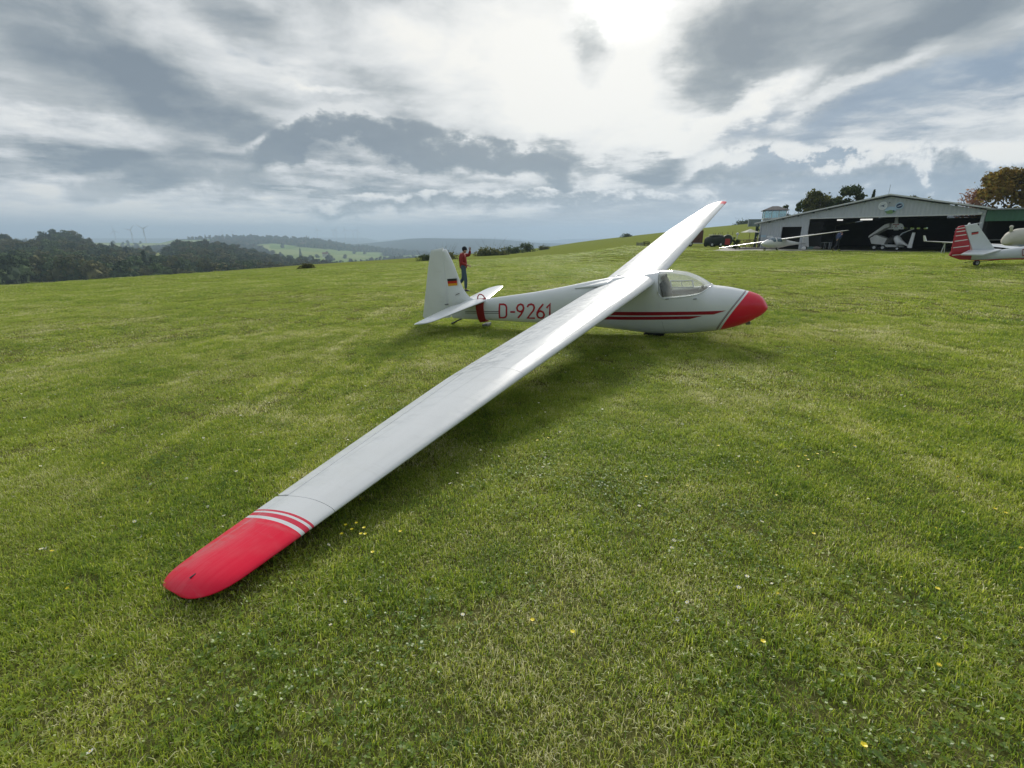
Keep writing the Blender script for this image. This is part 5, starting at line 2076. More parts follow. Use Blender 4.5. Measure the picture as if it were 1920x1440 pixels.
tree_px(1852, 1985, 312, 56, .3, name='autumn_tree', clear=1.5, lm=L_GOLD, label='large golden brown tree at the right edge behind the green hangar', n=9000, leaf=.19, seed=13)
tree_px(1946, 2080, 330, 62, .3, name='autumn_tree', clear=1.5, lm=L_OLIVE, label='big olive tree beyond the golden brown one at the right edge', n=4000, leaf=.2, seed=14)

# bushes along the crest of the field
BUSH = [(1372, 1401, 414.5, 300, 'dark leafless-topped thicket on the skyline left of the lookout cabin', L_GREEN),
        (1163, 1182, 439.5, 262, 'tiny bush on the hill skyline between the glider wing and the far ridge', L_GREEN),
        (972, 1006, 458, 150, 'big rounded dark bush at the field edge right of the person in red', L_GREEN),
        (942, 980, 462, 138, 'lower flat bush joined to the left of the big rounded one', L_GREEN),
        (1008, 1032, 461.5, 170, 'low dark hedge tuft right of the big rounded bush', L_OLIVE),
        (890, 950, 470, 118, 'long low hedge piece just right of the person in red', L_OLIVE),
        (780, 812, 480, 88, 'green bush at the field edge left of the glider fin', L_GREEN),
        (806, 862, 477, 92, 'low green hedge behind the glider fin', L_OLIVE),
        (554, 588, 496.5, 66, 'low dark brown clump on the crest in front of the pale fields', L_OLIVE)]
for k, (u0, u1, vt, Y, lb, lm) in enumerate(BUSH):
    c = at_depth((u0 + u1) / 2, 460, Y)
    zz = gz(c.x, c.y)
    top = at_depth((u0 + u1) / 2, vt, Y).z
    w = (at_depth(u1, 460, Y) - at_depth(u0, 460, Y)).x
    H = max(top - zz + .3, .5)
    tree('bush', (c.x, c.y, zz - .3), H * 1.05, w / 2 * 1.25, .0, lm, lb, n=1500, leaf=max(.035 * w, .10), seed=40 + k, cat='bush', squash=.6, rz=0.0)

# ------------------------------------------------------------------ wind turbines
M_TURB = mat('turbine_white', (.55, .57, .60), .5)


def turbine(u, vbase, vhub, Y, ang, label, yaw=.0):
    b = at_depth(u, vbase, Y)
    h = at_depth(u, vhub, Y)
    o = empty('wind_turbine', b, label, 'wind turbine', yaw, 'wind turbines on the horizon')
    H = h.z - b.z
    MB().tube([(0, 0, -.5 * H), (0, 0, 0), (0, 0, H)], [H * .035, H * .032, H * .018], 10).build('tower', M_TURB, o)
    MB().box((0, H * .02, H * 1.01), (H * .045, H * .13, H * .05)).build('nacelle', M_TURB, o, bevel=H * .006)
    for k in range(3):
        a = ang + k * 2 * PI / 3
        L = H * .62
        d = Vector((math.cos(a), 0, math.sin(a)))
        q = Vector((-math.sin(a), 0, math.cos(a)))
        c = Vector((0, -H * .06, H * 1.01))
        vs = []
        for t, w in ((0, .018), (.12, .036), (.5, .024), (1, .006)):
            vs += [c + d * L * t + q * H * w, c + d * L * t - q * H * w * .6, c + d * L * t - q * H * w * .6 + Vector((0, H * .012, 0)), c + d * L * t + q * H * w + Vector((0, H * .012, 0))]
        MB().rings([vs[i * 4:i * 4 + 4] for i in range(4)]).build('blade', M_TURB, o)
    return o


turbine(249.5, 453, 431.5, 2350, 2.9, 'nearer wind turbine on the left of the clear pair, blade pointing left')
turbine(274, 453, 429.0, 2300, .45, 'clear wind turbine on the right of the pair at the left horizon')
turbine(218, 452, 433, 3300, 1.7, 'faint wind turbine left of the clear pair')
for k, (u, vh) in enumerate([(437, 435), (418, 436), (596, 431), (626, 434), (631, 431), (648, 431), (663, 434), (671, 431)]):
    turbine(u, 447, vh, 4550 + 40 * k, .4 + k * .7, ['thin wind turbine above the wooded hilltop, right of two', 'faintest wind turbine above the wooded hilltop, left of two', 'tall faint wind turbine at the left end of the far row',
            'second faint turbine of the far row', 'dark thin turbine beside the second of the far row', 'faint turbine in the middle of the far row', 'short faint turbine near the right end of the far row', 'faint turbine at the right end of the far row'][k])
# farm houses in the valley
M_HW, M_HR = mat('house_render', (.62, .60, .56), .8), mat('house_roof', (.22, .10, .07), .8)
for (u, v, Y, w, lb) in ((402, 457, 1900, 14, 'white farmhouse among the trees on the wooded hill'), (565, 459, 2100, 26, 'long pale barn at the edge of the pale field'), (610, 480, 1250, 13, 'small white house beside the hedge below the pale field')):
    p = at_depth(u, v, Y)
    o = empty('farmhouse', p, lb, 'house', .4)
    MB().box((0, 0, 1), (w, 9, 9)).build('wall', M_HW, o)
    MB().prism([(0, -5, 5.5), (0, 5, 5.5), (0, 0, 9)], (w + 1, 0, 0)).build('roof', M_HR, o)
    for k in range(3):
        MB().box((-w * .3 + k * w * .3, -4.53, 2.4), (1.2, .1, 1.5)).build('window', M_DKIN, o)

# ------------------------------------------------------------------ haze
hz = MB().box((0, 0, -60), (23000, 23000, 480)).build('haze', [])
hz.data.materials.clear()
HZ = bpy.data.materials.new('haze')
HZ.use_nodes = True
N = NT(HZ.node_tree)
HZ.node_tree.nodes.clear()
pv = N.n('ShaderNodeVolumePrincipled', ins={'Color': (.64, .81, 1.0, 1), 'Density': 2.7e-4, 'Anisotropy': .1})
o_ = N.n('ShaderNodeOutputMaterial')
N.L.new(pv.outputs[0], o_.inputs['Volume'])
hz.data.materials.append(HZ)
hz.location = (0, 0, 0)
tag(hz, kind='stuff')

# ------------------------------------------------------------------ people
def skin_mesh(name, joints, edges, m, parent, root, sub=2, mats=None):
    names = list(joints)
    me = bpy.data.meshes.new(name)
    me.from_pydata([joints[n][0] for n in names], [(names.index(a), names.index(b)) for a, b in edges], [])
    o = bpy.data.objects.new(name, me)
    COL.objects.link(o)
    md = o.modifiers.new('skin', 'SKIN')
    md.use_smooth_shade = True
    layer = me.skin_vertices[0] if me.skin_vertices else None
    if layer is None:
        bpy.context.view_layer.objects.active = o
        layer = me.skin_vertices[0]
    for i, n in enumerate(names):
        r = joints[n][1]
        layer.data[i].radius = r if isinstance(r, tuple) else (r, r)
        layer.data[i].use_root = (n == root)
    s = o.modifiers.new('sub', 'SUBSURF')
    s.levels = s.render_levels = sub
    dg = bpy.context.evaluated_depsgraph_get()
    dg.update()
    nm = bpy.data.meshes.new_from_object(o.evaluated_get(dg))
    nm.name = name
    o.modifiers.clear()
    o.data = nm
    nm.materials.clear()
    nm.materials.append(m)
    nm.polygons.foreach_set('use_smooth', [True] * len(nm.polygons))
    o.parent = parent
    return o


M_SKIN = mat('skin', (.42, .24, .17), .55)
M_JKT_R = mat('red_jacket', (.30, .016, .018), .7, noise_amt=.2, noise_scale=6)
M_JEANS = mat('blue_grey_jeans', (.075, .115, .175), .85, noise_amt=.25, noise_scale=9)
M_HAT = mat('dark_knit_hat', (.012, .014, .022), .9)
M_SHOE = mat('dark_shoe', (.02, .02, .022), .6)
M_JKT_B = mat('blue_jacket', (.022, .045, .13), .7, noise_amt=.2, noise_scale=6)
M_TRS_B = mat('dark_trousers', (.016, .018, .028), .85)


def hand(J, E, wrist, p, d, side, r=.0085, tagp=''):
    """palm and five bent fingers; p wrist position, d direction of the hand, side = thumb side"""
    d = Vector(d).normalized()
    s = Vector(side).normalized()
    n = d.cross(s).normalized()
    palm = p + d * .06
    J[tagp + 'palm'] = (palm, (.034, .018))
    E.append((wrist, tagp + 'palm'))
    for k, (off, L) in enumerate(((-.030, .058), (-.010, .072), (.011, .076), (.031, .066))):
        a = palm + d * .035 + s * off
        b = a + d * L * .5 + n * .008
        c = b + d * L * .40 + n * .022
        for nm, q, rr_ in (('a', a, r), ('b', b, r * .95), ('c', c, r * .8)):
            J[f'{tagp}f{k}{nm}'] = (q, rr_)
        E += [(tagp + 'palm', f'{tagp}f{k}a'), (f'{tagp}f{k}a', f'{tagp}f{k}b'), (f'{tagp}f{k}b', f'{tagp}f{k}c')]
    a = p + d * .035 + s * .034
    b = a + (s * .7 + d * .6).normalized() * .035
    c = b + d * .028
    J[tagp + 'ta'], J[tagp + 'tb'], J[tagp + 'tc'] = (a, r * 1.1), (b, r * 1.05), (c, r * .9)
    E += [(wrist, tagp + 'ta'), (tagp + 'ta', tagp + 'tb'), (tagp + 'tb', tagp + 'tc')]


def person(loc, rz, label, P, jacket, trousers, hat, scale=1.0, hatname='hat'):
    """P: joint positions, facing +x, y to the left"""
    o = empty('person', loc, label, 'person', rz)
    o.scale = (scale,) * 3
    V = {k: Vector(v) for k, v in P.items()}
    J, E = {}, []
    def j(n, p, r): J[n] = (Vector(p), r)
    pel = V['pelvis']
    j('pelvis', pel, (.125, .15)); j('waist', V['waist'], (.10, .135)); j('chest', V['chest'], (.115, .165)); j('neckbase', V['neck'], (.075, .10))
    j('neck', V['neck'] + Vector((.01, 0, .05)), .052); 
    hd = V['head']
    j('jaw', hd + Vector((.02, 0, -.06)), (.066, .060)); j('head', hd + Vector((0, 0, .03)), (.088, .074)); j('crown', hd + Vector((-.01, 0, .09)), (.07, .062))
    E += [('pelvis', 'waist'), ('waist', 'chest'), ('chest', 'neckbase'), ('neckbase', 'neck'), ('neck', 'jaw'), ('jaw', 'head'), ('head', 'crown')]
    for s in 'lr':
        j('sh' + s, V['sh' + s], .062); j('el' + s, V['el' + s], .044); j('wr' + s, V['wr' + s], .028)
        j('hip' + s, V['hip' + s], .088); j('kn' + s, V['kn' + s], .058); j('an' + s, V['an' + s], .040)
        tdir = Vector(P.get('toe' + s, V['an' + s] + Vector((.17, 0, -.05))))
        j('toe' + s, V['an' + s].lerp(tdir, .75), (.026, .020))
        E += [('chest', 'sh' + s), ('sh' + s, 'el' + s), ('el' + s, 'wr' + s), ('pelvis', 'hip' + s), ('hip' + s, 'kn' + s), ('kn' + s, 'an' + s), ('an' + s, 'toe' + s)]
        dd = (V['wr' + s] - V['el' + s])
        hand(J, E, 'wr' + s, V['wr' + s], dd, dd.cross(Vector((0, 1, 0))) if abs(dd.normalized().y) < .9 else Vector((0, 0, 1)), tagp='h' + s)
    body = skin_mesh('body', J, E, M_SKIN, o, 'pelvis', 1)
    # face
    mb = MB()
    mb.rings([[hd + Vector((.084, w * .5, z)), hd + Vector((.084, -w * .5, z)), hd + Vector((.084 + dpt, 0, z))] for z, w, dpt in ((.035, .012, .004), (.0, .026, .022), (-.012, .030, .012))])
    mb.build('nose', M_SKIN, body)
    for sy in (-1, 1):
        MB().box(hd + Vector((.082, .028 * sy, .032)), (.008, .018, .008)).build('eye', M_BLK, body)
        MB().box(hd + Vector((.0, .076 * sy, .005)), (.03, .012, .05)).build('ear', M_SKIN, body, bevel=.004)
    MB().box(hd + Vector((.080, 0, -.048)), (.008, .040, .007)).build('mouth', mat('lips', (.30, .10, .09), .5), body)
    # jacket
    J2, E2 = {}, []
    hem = pel + Vector((0, 0, -.10))
    J2['hem'] = (hem, (.150, .185)); J2['waist'] = (V['waist'], (.135, .17)); J2['chest'] = (V['chest'], (.145, .195)); J2['collar'] = (V['neck'] + Vector((.0, 0, .015)), (.085, .10))
    E2 += [('hem', 'waist'), ('waist', 'chest'), ('chest', 'collar')]
    for s in 'lr':
        J2['sh' + s] = (V['sh' + s], .092); J2['el' + s] = (V['el' + s], .072); J2['wr' + s] = (V['el' + s].lerp(V['wr' + s], .93), .045)
        E2 += [('chest', 'sh' + s), ('sh' + s, 'el' + s), ('el' + s, 'wr' + s)]
    skin_mesh('jacket', J2, E2, jacket, o, 'chest', 2)
    J3, E3 = {}, []
    J3['pelvis'] = (pel, (.135, .158)); J3['belt'] = (pel + Vector((0, 0, .14)), (.125, .15))
    E3 += [('pelvis', 'belt')]
    for s in 'lr':
        J3['hip' + s] = (V['hip' + s], .102); J3['kn' + s] = (V['kn' + s], .075); J3['cf' + s] = (V['kn' + s].lerp(V['an' + s], .9), .060)
        E3 += [('pelvis', 'hip' + s), ('hip' + s, 'kn' + s), ('kn' + s, 'cf' + s)]
    skin_mesh('trousers', J3, E3, trousers, o, 'pelvis', 2)
    for s in 'lr':
        a, t = J['an' + s][0], J['toe' + s][0]
        dirv = (t - a).normalized()
        heel = a - dirv * .05 + Vector((0, 0, -.035))
        Js = {'a': (a + Vector((0, 0, .0)), .060), 'h': (heel, .056), 'm': (a.lerp(t, .6) + Vector((0, 0, -.012)), (.062, .056)), 't': (t + dirv * .07, (.056, .044))}
        skin_mesh('shoe', Js, [('h', 'a'), ('a', 'm'), ('m', 't')], M_SHOE, o, 'a', 1)
    # head covering
    bmm = bmesh.new()
    bmesh.ops.create_uvsphere(bmm, u_segments=16, v_segments=10, radius=1)
    for v in bmm.verts:
        v.co = Vector((v.co.x * .105 - .012, v.co.y * .090, v.co.z * .105 + .055))
        if v.co.z < .02 and v.co.x > -.02: v.co.z = .035
        if v.co.z < -.02: v.co.z = -.03
        v.co += hd
    me = bpy.data.meshes.new(hatname)
    bmm.to_mesh(me); bmm.free()
    me.materials.append(hat)
    me.polygons.foreach_set('use_smooth', [True] * len(me.polygons))
    ho = bpy.data.objects.new(hatname, me)
    COL.objects.link(ho)
    ho.parent = o
    return o


pr_ = ray_ground(870.5, 530.5)
Yp = 19.3
pr_ = at_depth(870, 530.5, Yp)
pr_.z = gz(pr_.x, pr_.y)
person(pr_, -.15, 'person in red jacket, dark hat and blue jeans, one arm raised to the brow', {
    'pelvis': (0, 0, .96), 'waist': (-.01, 0, 1.12), 'chest': (-.03, 0, 1.34), 'neck': (.0, 0, 1.50), 'head': (.07, 0, 1.615),
    'shl': (-.02, .19, 1.42), 'ell': (.20, .24, 1.44), 'wrl': (.25, .12, 1.63), 'shr': (-.03, -.19, 1.41), 'elr': (-.03, -.26, 1.15), 'wrr': (.20, -.20, 1.06),
    'hipl': (-.02, .09, .90), 'knl': (-.05, .10, .50), 'anl': (-.33, .10, .22), 'toel': (-.22, .10, .08), 'hipr': (.02, -.09, .90), 'knr': (.10, -.09, .49), 'anr': (.09, -.09, .085), 'toer': (.26, -.10, .035)},
    M_JKT_R, M_JEANS, M_HAT, scale=.98)
pb = at_depth(1570, 468.6, 43.0)
pb.z = PAD_Z + .014 if True else 0
pb = at_depth(1570, 460, 42.2)
pb.z = PAD_Z + .014
person(pb, .15, 'person in blue jacket and dark trousers striding past the open hangar front', {
    'pelvis': (-.03, 0, .92), 'waist': (.0, 0, 1.08), 'chest': (.06, 0, 1.30), 'neck': (.12, 0, 1.45), 'head': (.18, 0, 1.56),
    'shl': (.06, .18, 1.38), 'ell': (-.02, .24, 1.12), 'wrl': (.10, .22, .92), 'shr': (.08, -.18, 1.38), 'elr': (-.10, -.24, 1.16), 'wrr': (-.22, -.18, .98),
    'hipl': (-.02, .09, .87), 'knl': (.17, .10, .50), 'anl': (.30, .10, .09), 'toel': (.47, .10, .05), 'hipr': (-.04, -.09, .87), 'knr': (-.18, -.09, .48), 'anr': (-.46, -.09, .14), 'toer': (-.36, -.09, .04)},
    M_JKT_B, M_TRS_B, M_HAT, scale=1.0)


# ------------------------------------------------------------------ other aircraft
def loft_body(mb, nose, tail, prof, n=20, up=Vector((0, 0, 1)), mi=0, a0=0, a1=2 * PI, closed=True):
    """prof: (t, half width, z top, z bottom)"""
    ax = (tail - nose).normalized()
    sd = ax.cross(up).normalized()
    L = (tail - nose).length
    rs_ = []
    for t, w, zt, zb in prof:
        c = nose + ax * L * t + up * (zt + zb) / 2
        h = (zt - zb) / 2
        m_ = n if closed else n + 1
        rs_.append([c + sd * w * math.cos(a0 + (a1 - a0) * k / n) + up * h * math.sin(a0 + (a1 - a0) * k / n) for k in range(m_)])
    mb.rings(rs_, caps=closed, closed=closed)
    return mb


def wing_between(mb, r0, r1, c0, c1, fwd, th=.13, up=Vector((0, 0, 1)), nseg=6, mid=None):
    rs_ = []
    for k in range(nseg + 1):
        t = k / nseg
        p = r0.lerp(r1, t)
        c = c0 + (c1 - c0) * t
        if k == nseg: c *= .7
        h = c * th * (1 - .3 * t)
        rs_.append([p + fwd * c * (.35 - s) + up * h * q for s, q in ((0, 0), (.06, .32), (.25, .6), (.5, .5), (.8, .2), (1, .02), (.8, -.08), (.5, -.25), (.25, -.35), (.06, -.25))])
    mb.rings(rs_)
    return mb


# white two-window glider parked on the apron, left wing down
nose, tail_ = at_depth(1426.5, 462.5, 43.2), at_depth(1509, 463.0, 46.6)
g2o = at_depth(1456, 469, 44.3); g2o.z = PAD_Z + .014
g2 = empty('parked_glider', g2o, 'small white glider parked on the apron, its right wing crossing the open hangar front', 'glider')
nose.z = PAD_Z + .62; tail_.z = PAD_Z + .55
nose -= g2o; tail_ -= g2o
mb = MB()
loft_body(mb, nose, tail_, [(0, .02, .02, -.03), (.02, .10, .08, -.12), (.07, .21, .22, -.24), (.15, .28, .40, -.33), (.26, .31, .54, -.36), (.38, .30, .52, -.36), (.48, .25, .42, -.30), (.6, .17, .28, -.18), (.78, .10, .16, -.08), (1, .05, .10, -.02)])
mb.build('fuselage', M_WHITE, g2, smooth=True)
M_BLUEGLASS = mat('tinted_canopy', (.10, .16, .21), .08, coat=.6)
ax = (tail_ - nose).normalized()
for t0, t1 in ((.13, .245), (.27, .38)):
    mb = MB()
    pf = [(t, .30 * icurve([(.08, .55), (.2, .93), (.3, 1.02), (.4, .95)], t) + .012, icurve([(.08, .22), (.15, .41), (.26, .555), (.38, .535)], t) + .012, -.36) for t in np.linspace(t0, t1, 7)]
    loft_body(mb, nose, tail_, pf, n=12, a0=.15, a1=PI - .15, closed=False)
    mb.build('canopy_window', M_BLUEGLASS, g2, smooth=True)
fwd = -ax; fwd.z = 0; fwd.normalize()
wr = nose.lerp(tail_, .42) + Vector((0, 0, .36))
tR = at_depth(1590, 431.8, 40.2) - g2o
tL = at_depth(1349, 468.4, 48.8) - g2o
tL.z = PAD_Z + .02 - g2o.z + .12
for tp in (tR, tL):
    mb = MB()
    wing_between(mb, wr, tp, 1.05, .5, fwd, .13)
    mb.build('wing', M_WHITE, g2, smooth='angle')
fb = nose.lerp(tail_, .97)
ft = at_depth(1507, 441, 46.6) - g2o
mb = MB()
mb.prism([fb + Vector((-.1, -.05, -.15)) - fwd * -.0, fb - fwd * .8 + Vector((0, 0, -.30)), ft - fwd * .72, ft - fwd * .0, fb + fwd * .25], Vector((fwd.y, -fwd.x, 0)) * .09)
mb.build('fin', M_WHITE, g2)
sR, sL = at_depth(1525, 438.6, 45.4) - g2o, at_depth(1478, 446.4, 47.4) - g2o
mb = MB()
wing_between(mb, sR.lerp(sL, .5), sR, .55, .38, fwd, .1)
wing_between(mb, sR.lerp(sL, .5), sL, .55, .38, fwd, .1)
mb.build('tailplane', M_WHITE, g2, smooth='angle')


def wheel_at(c, r, w, axis, parent, hub=True, name='wheel'):
    axis = Vector(axis).normalized()
    x = axis.orthogonal().normalized()
    y = axis.cross(x)
    rs_ = []
    for off, k in ((-.5, .75), (-.4, .95), (-.15, 1), (.15, 1), (.4, .95), (.5, .75)):
        rs_.append([Vector(c) + axis * w * off + (x * math.cos(a) + y * math.sin(a)) * r * k for a in np.linspace(0, 2 * PI, 19)[:-1]])
    wv = MB().rings(rs_).build(name, M_RUB, parent, smooth='angle')
    if hub:
        MB().rings([[Vector(c) + axis * w * off + (x * math.cos(a) + y * math.sin(a)) * r * .5 for a in np.linspace(0, 2 * PI, 13)[:-1]] for off in (-.53, .53)]).build('wheel_hub', M_TRIM, wv)
    return wv


sidev = Vector((fwd.y, -fwd.x, 0))
for t, r in ((.09, .12), (.36, .17)):
    c = nose.lerp(tail_, t); c.z = r
    wheel_at(c, r, .10, sidev, g2)
# tip wheel / small white cart behind the tail
c = at_depth(1507.5, 464.5, 45.6) - g2o
c.z = .17
MB().rings([[c + Vector((math.cos(a) * .20 * k, d_, math.sin(a) * .14 * k)) for a in np.linspace(0, 2 * PI, 17)[:-1]] for d_, k in ((-.04, .8), (-.02, 1), (.02, 1), (.04, .8))]).build('tail_wheel_fairing', M_WHITE, g2)

# motor glider at the right edge: striped rudder, letter D on the flank
YT = 21.6
def mp_(u, v, dy=0.0):
    return at_depth(u, v, YT + dy)
mo = mp_(1840, 497); mo.z = gz(mo.x, mo.y)
mg = empty('motor_glider', mo, 'white motor glider at the right edge, red rudder with thin white bands', 'motor glider')
R2 = lambda pts: [Vector(p) - mo for p in pts]
mtail = mat('motorglider_white', (.66, .70, .74), .3, coat=.4, noise_amt=.06)
mred = mat('rudder_red', (.46, .010, .035), .4, coat=.3, noise_amt=.08)
MB().prism(R2([mp_(1807.5, 423), mp_(1830, 419), mp_(1864.5, 468), mp_(1868, 474), mp_(1824, 474), mp_(1817, 455)]), (0, .11, 0)).build('fin', mtail, mg, bevel=.012)
rud = MB().prism(R2([mp_(1797.5, 424.5), mp_(1807, 422.5), mp_(1816.5, 455), mp_(1821.5, 487.5), mp_(1800, 487), mp_(1784, 481.5), mp_(1779, 478.5), mp_(1783.5, 472), mp_(1788, 452), mp_(1792.5, 432)]), (0, .08, 0)).build('rudder', mred, mg, bevel=.008)
for (a, b) in (((1793.2, 429), (1807.4, 426.8)), ((1791.6, 434.8), (1808.4, 432.6)), ((1790, 442.5), (1810.3, 439.8)), ((1788, 452.5), (1812.6, 449.2)), ((1785, 464.6), (1815, 460.8)), ((1783.5, 478.5), (1803, 477))):
    pa, pb_ = mp_(*a) - mo, mp_(*b) - mo
    d = (pb_ - pa).normalized(); q = Vector((-d.z, 0, d.x)) * .016
    for yy in (-.046, .046):
        MB().add([p + Vector((0, yy, 0)) for p in (pa - q, pb_ - q, pb_ + q, pa + q)], [(0, 1, 2, 3)]).build('rudder_band', M_WHITE, rud)
# fuselage running out of frame to the right
mb = MB()
st_ = []
for (u, vt, vb, w) in ((1820, 474.5, 488.2, .05), (1850, 472, 487.6, .11), (1875, 468.2, 486.6, .15), (1900, 464.5, 486.0, .19), (1925, 461, 486, .24), (1975, 455, 489, .33), (2030, 436, 492, .38), (2090, 428, 493, .40), (2150, 444, 490, .36), (2200, 455, 482, .2), (2212, 463, 474, .08)):
    t_, b_ = mp_(u, vt) - mo, mp_(u, vb) - mo
    c = (t_ + b_) / 2; h = (t_.z - b_.z) / 2
    st_.append([c + Vector((0, -w * math.copysign(abs(math.cos(a)) ** .75, math.cos(a)), h * math.copysign(abs(math.sin(a)) ** .75, math.sin(a)))) for a in np.linspace(0, 2 * PI, 25)[:-1]])
mb.rings(st_)
mb.build('fuselage', mtail, mg, smooth='angle')
keel = []
for (u, vb, w) in ((1822, 488.0, .035), (1850, 487.4, .08), (1875, 486.4, .11), (1900, 485.8, .14), (1925, 485.8, .18), (1975, 488.8, .25)):
    b_ = mp_(u, vb) - mo
    keel.append([b_ + Vector((0, -w, .055)), b_ + Vector((0, -w * .9, -.012)), b_ + Vector((0, w * .9, -.012)), b_ + Vector((0, w, .055))])
MB().rings(keel).build('keel_stripe', mred, mg)
# tailplane, near half towards the camera and left
mb = MB()
for dy, sgn in ((-1.35, -1), (1.35, 1)):
    if sgn < 0:
        pts = [mp_(1876, 468.6), mp_(1812, 470.8), mp_(1801, 477.6, -1.0), mp_(1822, 480.0, -1.15)]
        pts = [mp_(1878, 468.2, -.08), mp_(1815, 470.0, -.08), at_depth(1801.5, 477.3, YT - 1.25), at_depth(1842, 478.2, YT - 1.30)]
    else:
        pts = [mp_(1878, 468.2, .08), mp_(1815, 470.0, .08), mp_(1822, 462, 1.3), mp_(1858, 462, 1.3)]
        for p in pts[2:]: p.z = pts[0].z
    mb.prism(R2(pts), (0, 0, .06))
mb.build('tailplane', mtail, mg, bevel=.012)
dm_ = MB()
def dplace(p):
    q = mp_(1907.8 + p.x * 8.8, 478.6 - p.y * 11.2, 0) - mo
    return Vector((q.x, -.215 - .012, q.z))
stroke(dm_, GLYPH['D'][0], .16, dplace)
dm_.build('registration_letter', mat('dark_red_letter', (.20, .02, .05), .4), mg)
fl = [mp_(1819.2, 435.5), mp_(1832.5, 433.8), mp_(1832, 438.5), mp_(1819.2, 441)]
for k, c_ in enumerate((M_BLK, cols[1], mat('flag_faded', (.42, .14, .14), .5))):
    a, b = k / 3, (k + 1) / 3
    q = [fl[0].lerp(fl[3], a), fl[1].lerp(fl[2], a), fl[1].lerp(fl[2], b), fl[0].lerp(fl[3], b)]
    MB().add([Vector((p.x, YT - .061, p.z)) - mo for p in q], [(0, 1, 2, 3)]).build('flag_band', c_, mg)
wc = mp_(1830.5, 493.8) - mo
wheel_at((wc.x, 0, .13), .13, .09, (0, 1, 0), mg, name='tail_wheel')
MB().tube([mp_(1829, 487) - mo, Vector((wc.x, -.07, .13))], .022, 6).build('wheel_fork', M_STEEL, mg)
MB().tube([mp_(1808, 492.5) - mo, mp_(1816, 491) - mo, mp_(1838, 490.5) - mo, mp_(1880, 486.5) - mo], .014, 5).build('tow_bar', M_BLK, mg)
MB().tube([mp_(1827, 419.5) - mo, mp_(1840.5, 417.6) - mo], .012, 5).build('pitot_tube', M_WHITE, mg)
bb = mp_(1817.5, 419.3) - mo
MB().tube([bb + Vector((0, 0, -.06)), bb + Vector((0, 0, .0)), bb + Vector((0, 0, .035))], [.05, .045, .015], 10).build('beacon', M_WHITE, mg, smooth=True)
# its wings, outside the picture
mb = MB()
for sg in (-1, 1):
    wing_between(mb, mp_(2070, 480) - mo, mp_(2070, 480) - mo + Vector((.2, sg * 7.8, .5)), 1.2, .6, Vector((1, 0, 0)), .14)
mb.build('wing', mtail, mg, smooth='angle')
wheel_at((mp_(2085, 490) - mo).x * Vector((1, 0, 0)) + Vector((0, 0, .16 - .0)), .16, .1, (0, 1, 0), mg)

# covered motor glider in front of the green hangar
YC = 31.5
cp = lambda u, v, dy=0: at_depth(u, v, YC + dy)
co_ = cp(1910, 470); co_.z = PAD_Z if co_.y > 36 else gz(co_.x, co_.y)
cg = empty('covered_aircraft', co_, 'light aircraft under a cream cockpit cover in front of the green hangar', 'aircraft')
M_COVER = mat('cream_cover', (.58, .56, .50), .8, noise_amt=.12, noise_scale=3, bump=.4, bump_scale=6)
mb = MB()
rs_ = []
for (u, vt, vb, w) in ((1882, 452, 457, .10), (1885, 442, 459, .30), (1892, 433.5, 461, .42), (1905, 428.5, 462, .50), (1920, 427, 463, .52), (1945, 427, 463, .52), (1975, 436, 462, .40), (2000, 446, 460, .25)):
    t_, b_ = cp(u, vt) - co_, cp(u, vb) - co_
    c = (t_ + b_) / 2; h = (t_.z - b_.z) / 2
    rs_.append([c + Vector((0, w * math.cos(a), h * math.sin(a))) for a in np.linspace(0, 2 * PI, 21)[:-1]])
mb.rings(rs_)
cov = mb.build('cockpit_cover', M_COVER, cg, smooth=True)
MB().add([p - co_ - Vector((0, .53, 0)) for p in (cp(1908, 440.0), cp(1921, 436), cp(1940, 436), cp(1940, 441), cp(1920, 441.5))], [(0, 1, 2, 3, 4)]).build('cover_stripe', mred, cov)
mb = MB()
rs_ = []
for (u, vt, vb, w) in ((1890, 456, 470, .15), (1900, 452, 473, .34), (1925, 449, 475, .44), (1970, 448, 475, .42), (2030, 452, 470, .25), (2110, 455, 464, .10)):
    t_, b_ = cp(u, vt) - co_, cp(u, vb) - co_
    c = (t_ + b_) / 2; h = (t_.z - b_.z) / 2
    rs_.append([c + Vector((0, w * math.cos(a), h * math.sin(a))) for a in np.linspace(0, 2 * PI, 21)[:-1]])
mb.rings(rs_)
mb.build('fuselage', mat('blue_grey_hull', (.30, .36, .42), .35, noise_amt=.2, noise_scale=2), cg, smooth=True)
for side in (-1,):
    mb = MB()
    r0, r1 = cp(1900, 461.5) - co_, at_depth(1733.5, 452.2, 36.5) - co_
    wing_between(mb, r0, r1, 1.1, .6, Vector((.35, .93, 0)), .15)
    w_ = mb.build('wing', M_WHITE, cg, smooth='angle')
    a_, b_ = at_depth(1733.5, 451.5, 36.5) - co_, at_depth(1733, 441.5, 36.5) - co_
    MB().prism([a_ + Vector((-.02, -.2, 0)), a_ + Vector((.12, .2, 0)), b_ + Vector((.06, .12, 0)), b_ + Vector((0, -.05, 0))], (.05, -.03, 0)).build('winglet', M_WHITE, w_)
    mb = MB()
    wing_between(mb, cp(1930, 461) - co_, cp(2120, 470, -3) - co_, 1.1, .6, Vector((.35, .93, 0)), .15)
    mb.build('wing', M_WHITE, cg, smooth='angle')
sp_ = cp(1896, 427.5) - co_
MB().tube([sp_ + Vector((.06, 0, -.22)), sp_ + Vector((.03, 0, -.02)), sp_ + Vector((0, 0, .08)), sp_ + Vector((-.02, 0, .15))], [.10, .07, .11, .05], 10).build('cover_knot', M_COVER, cov, smooth=True)
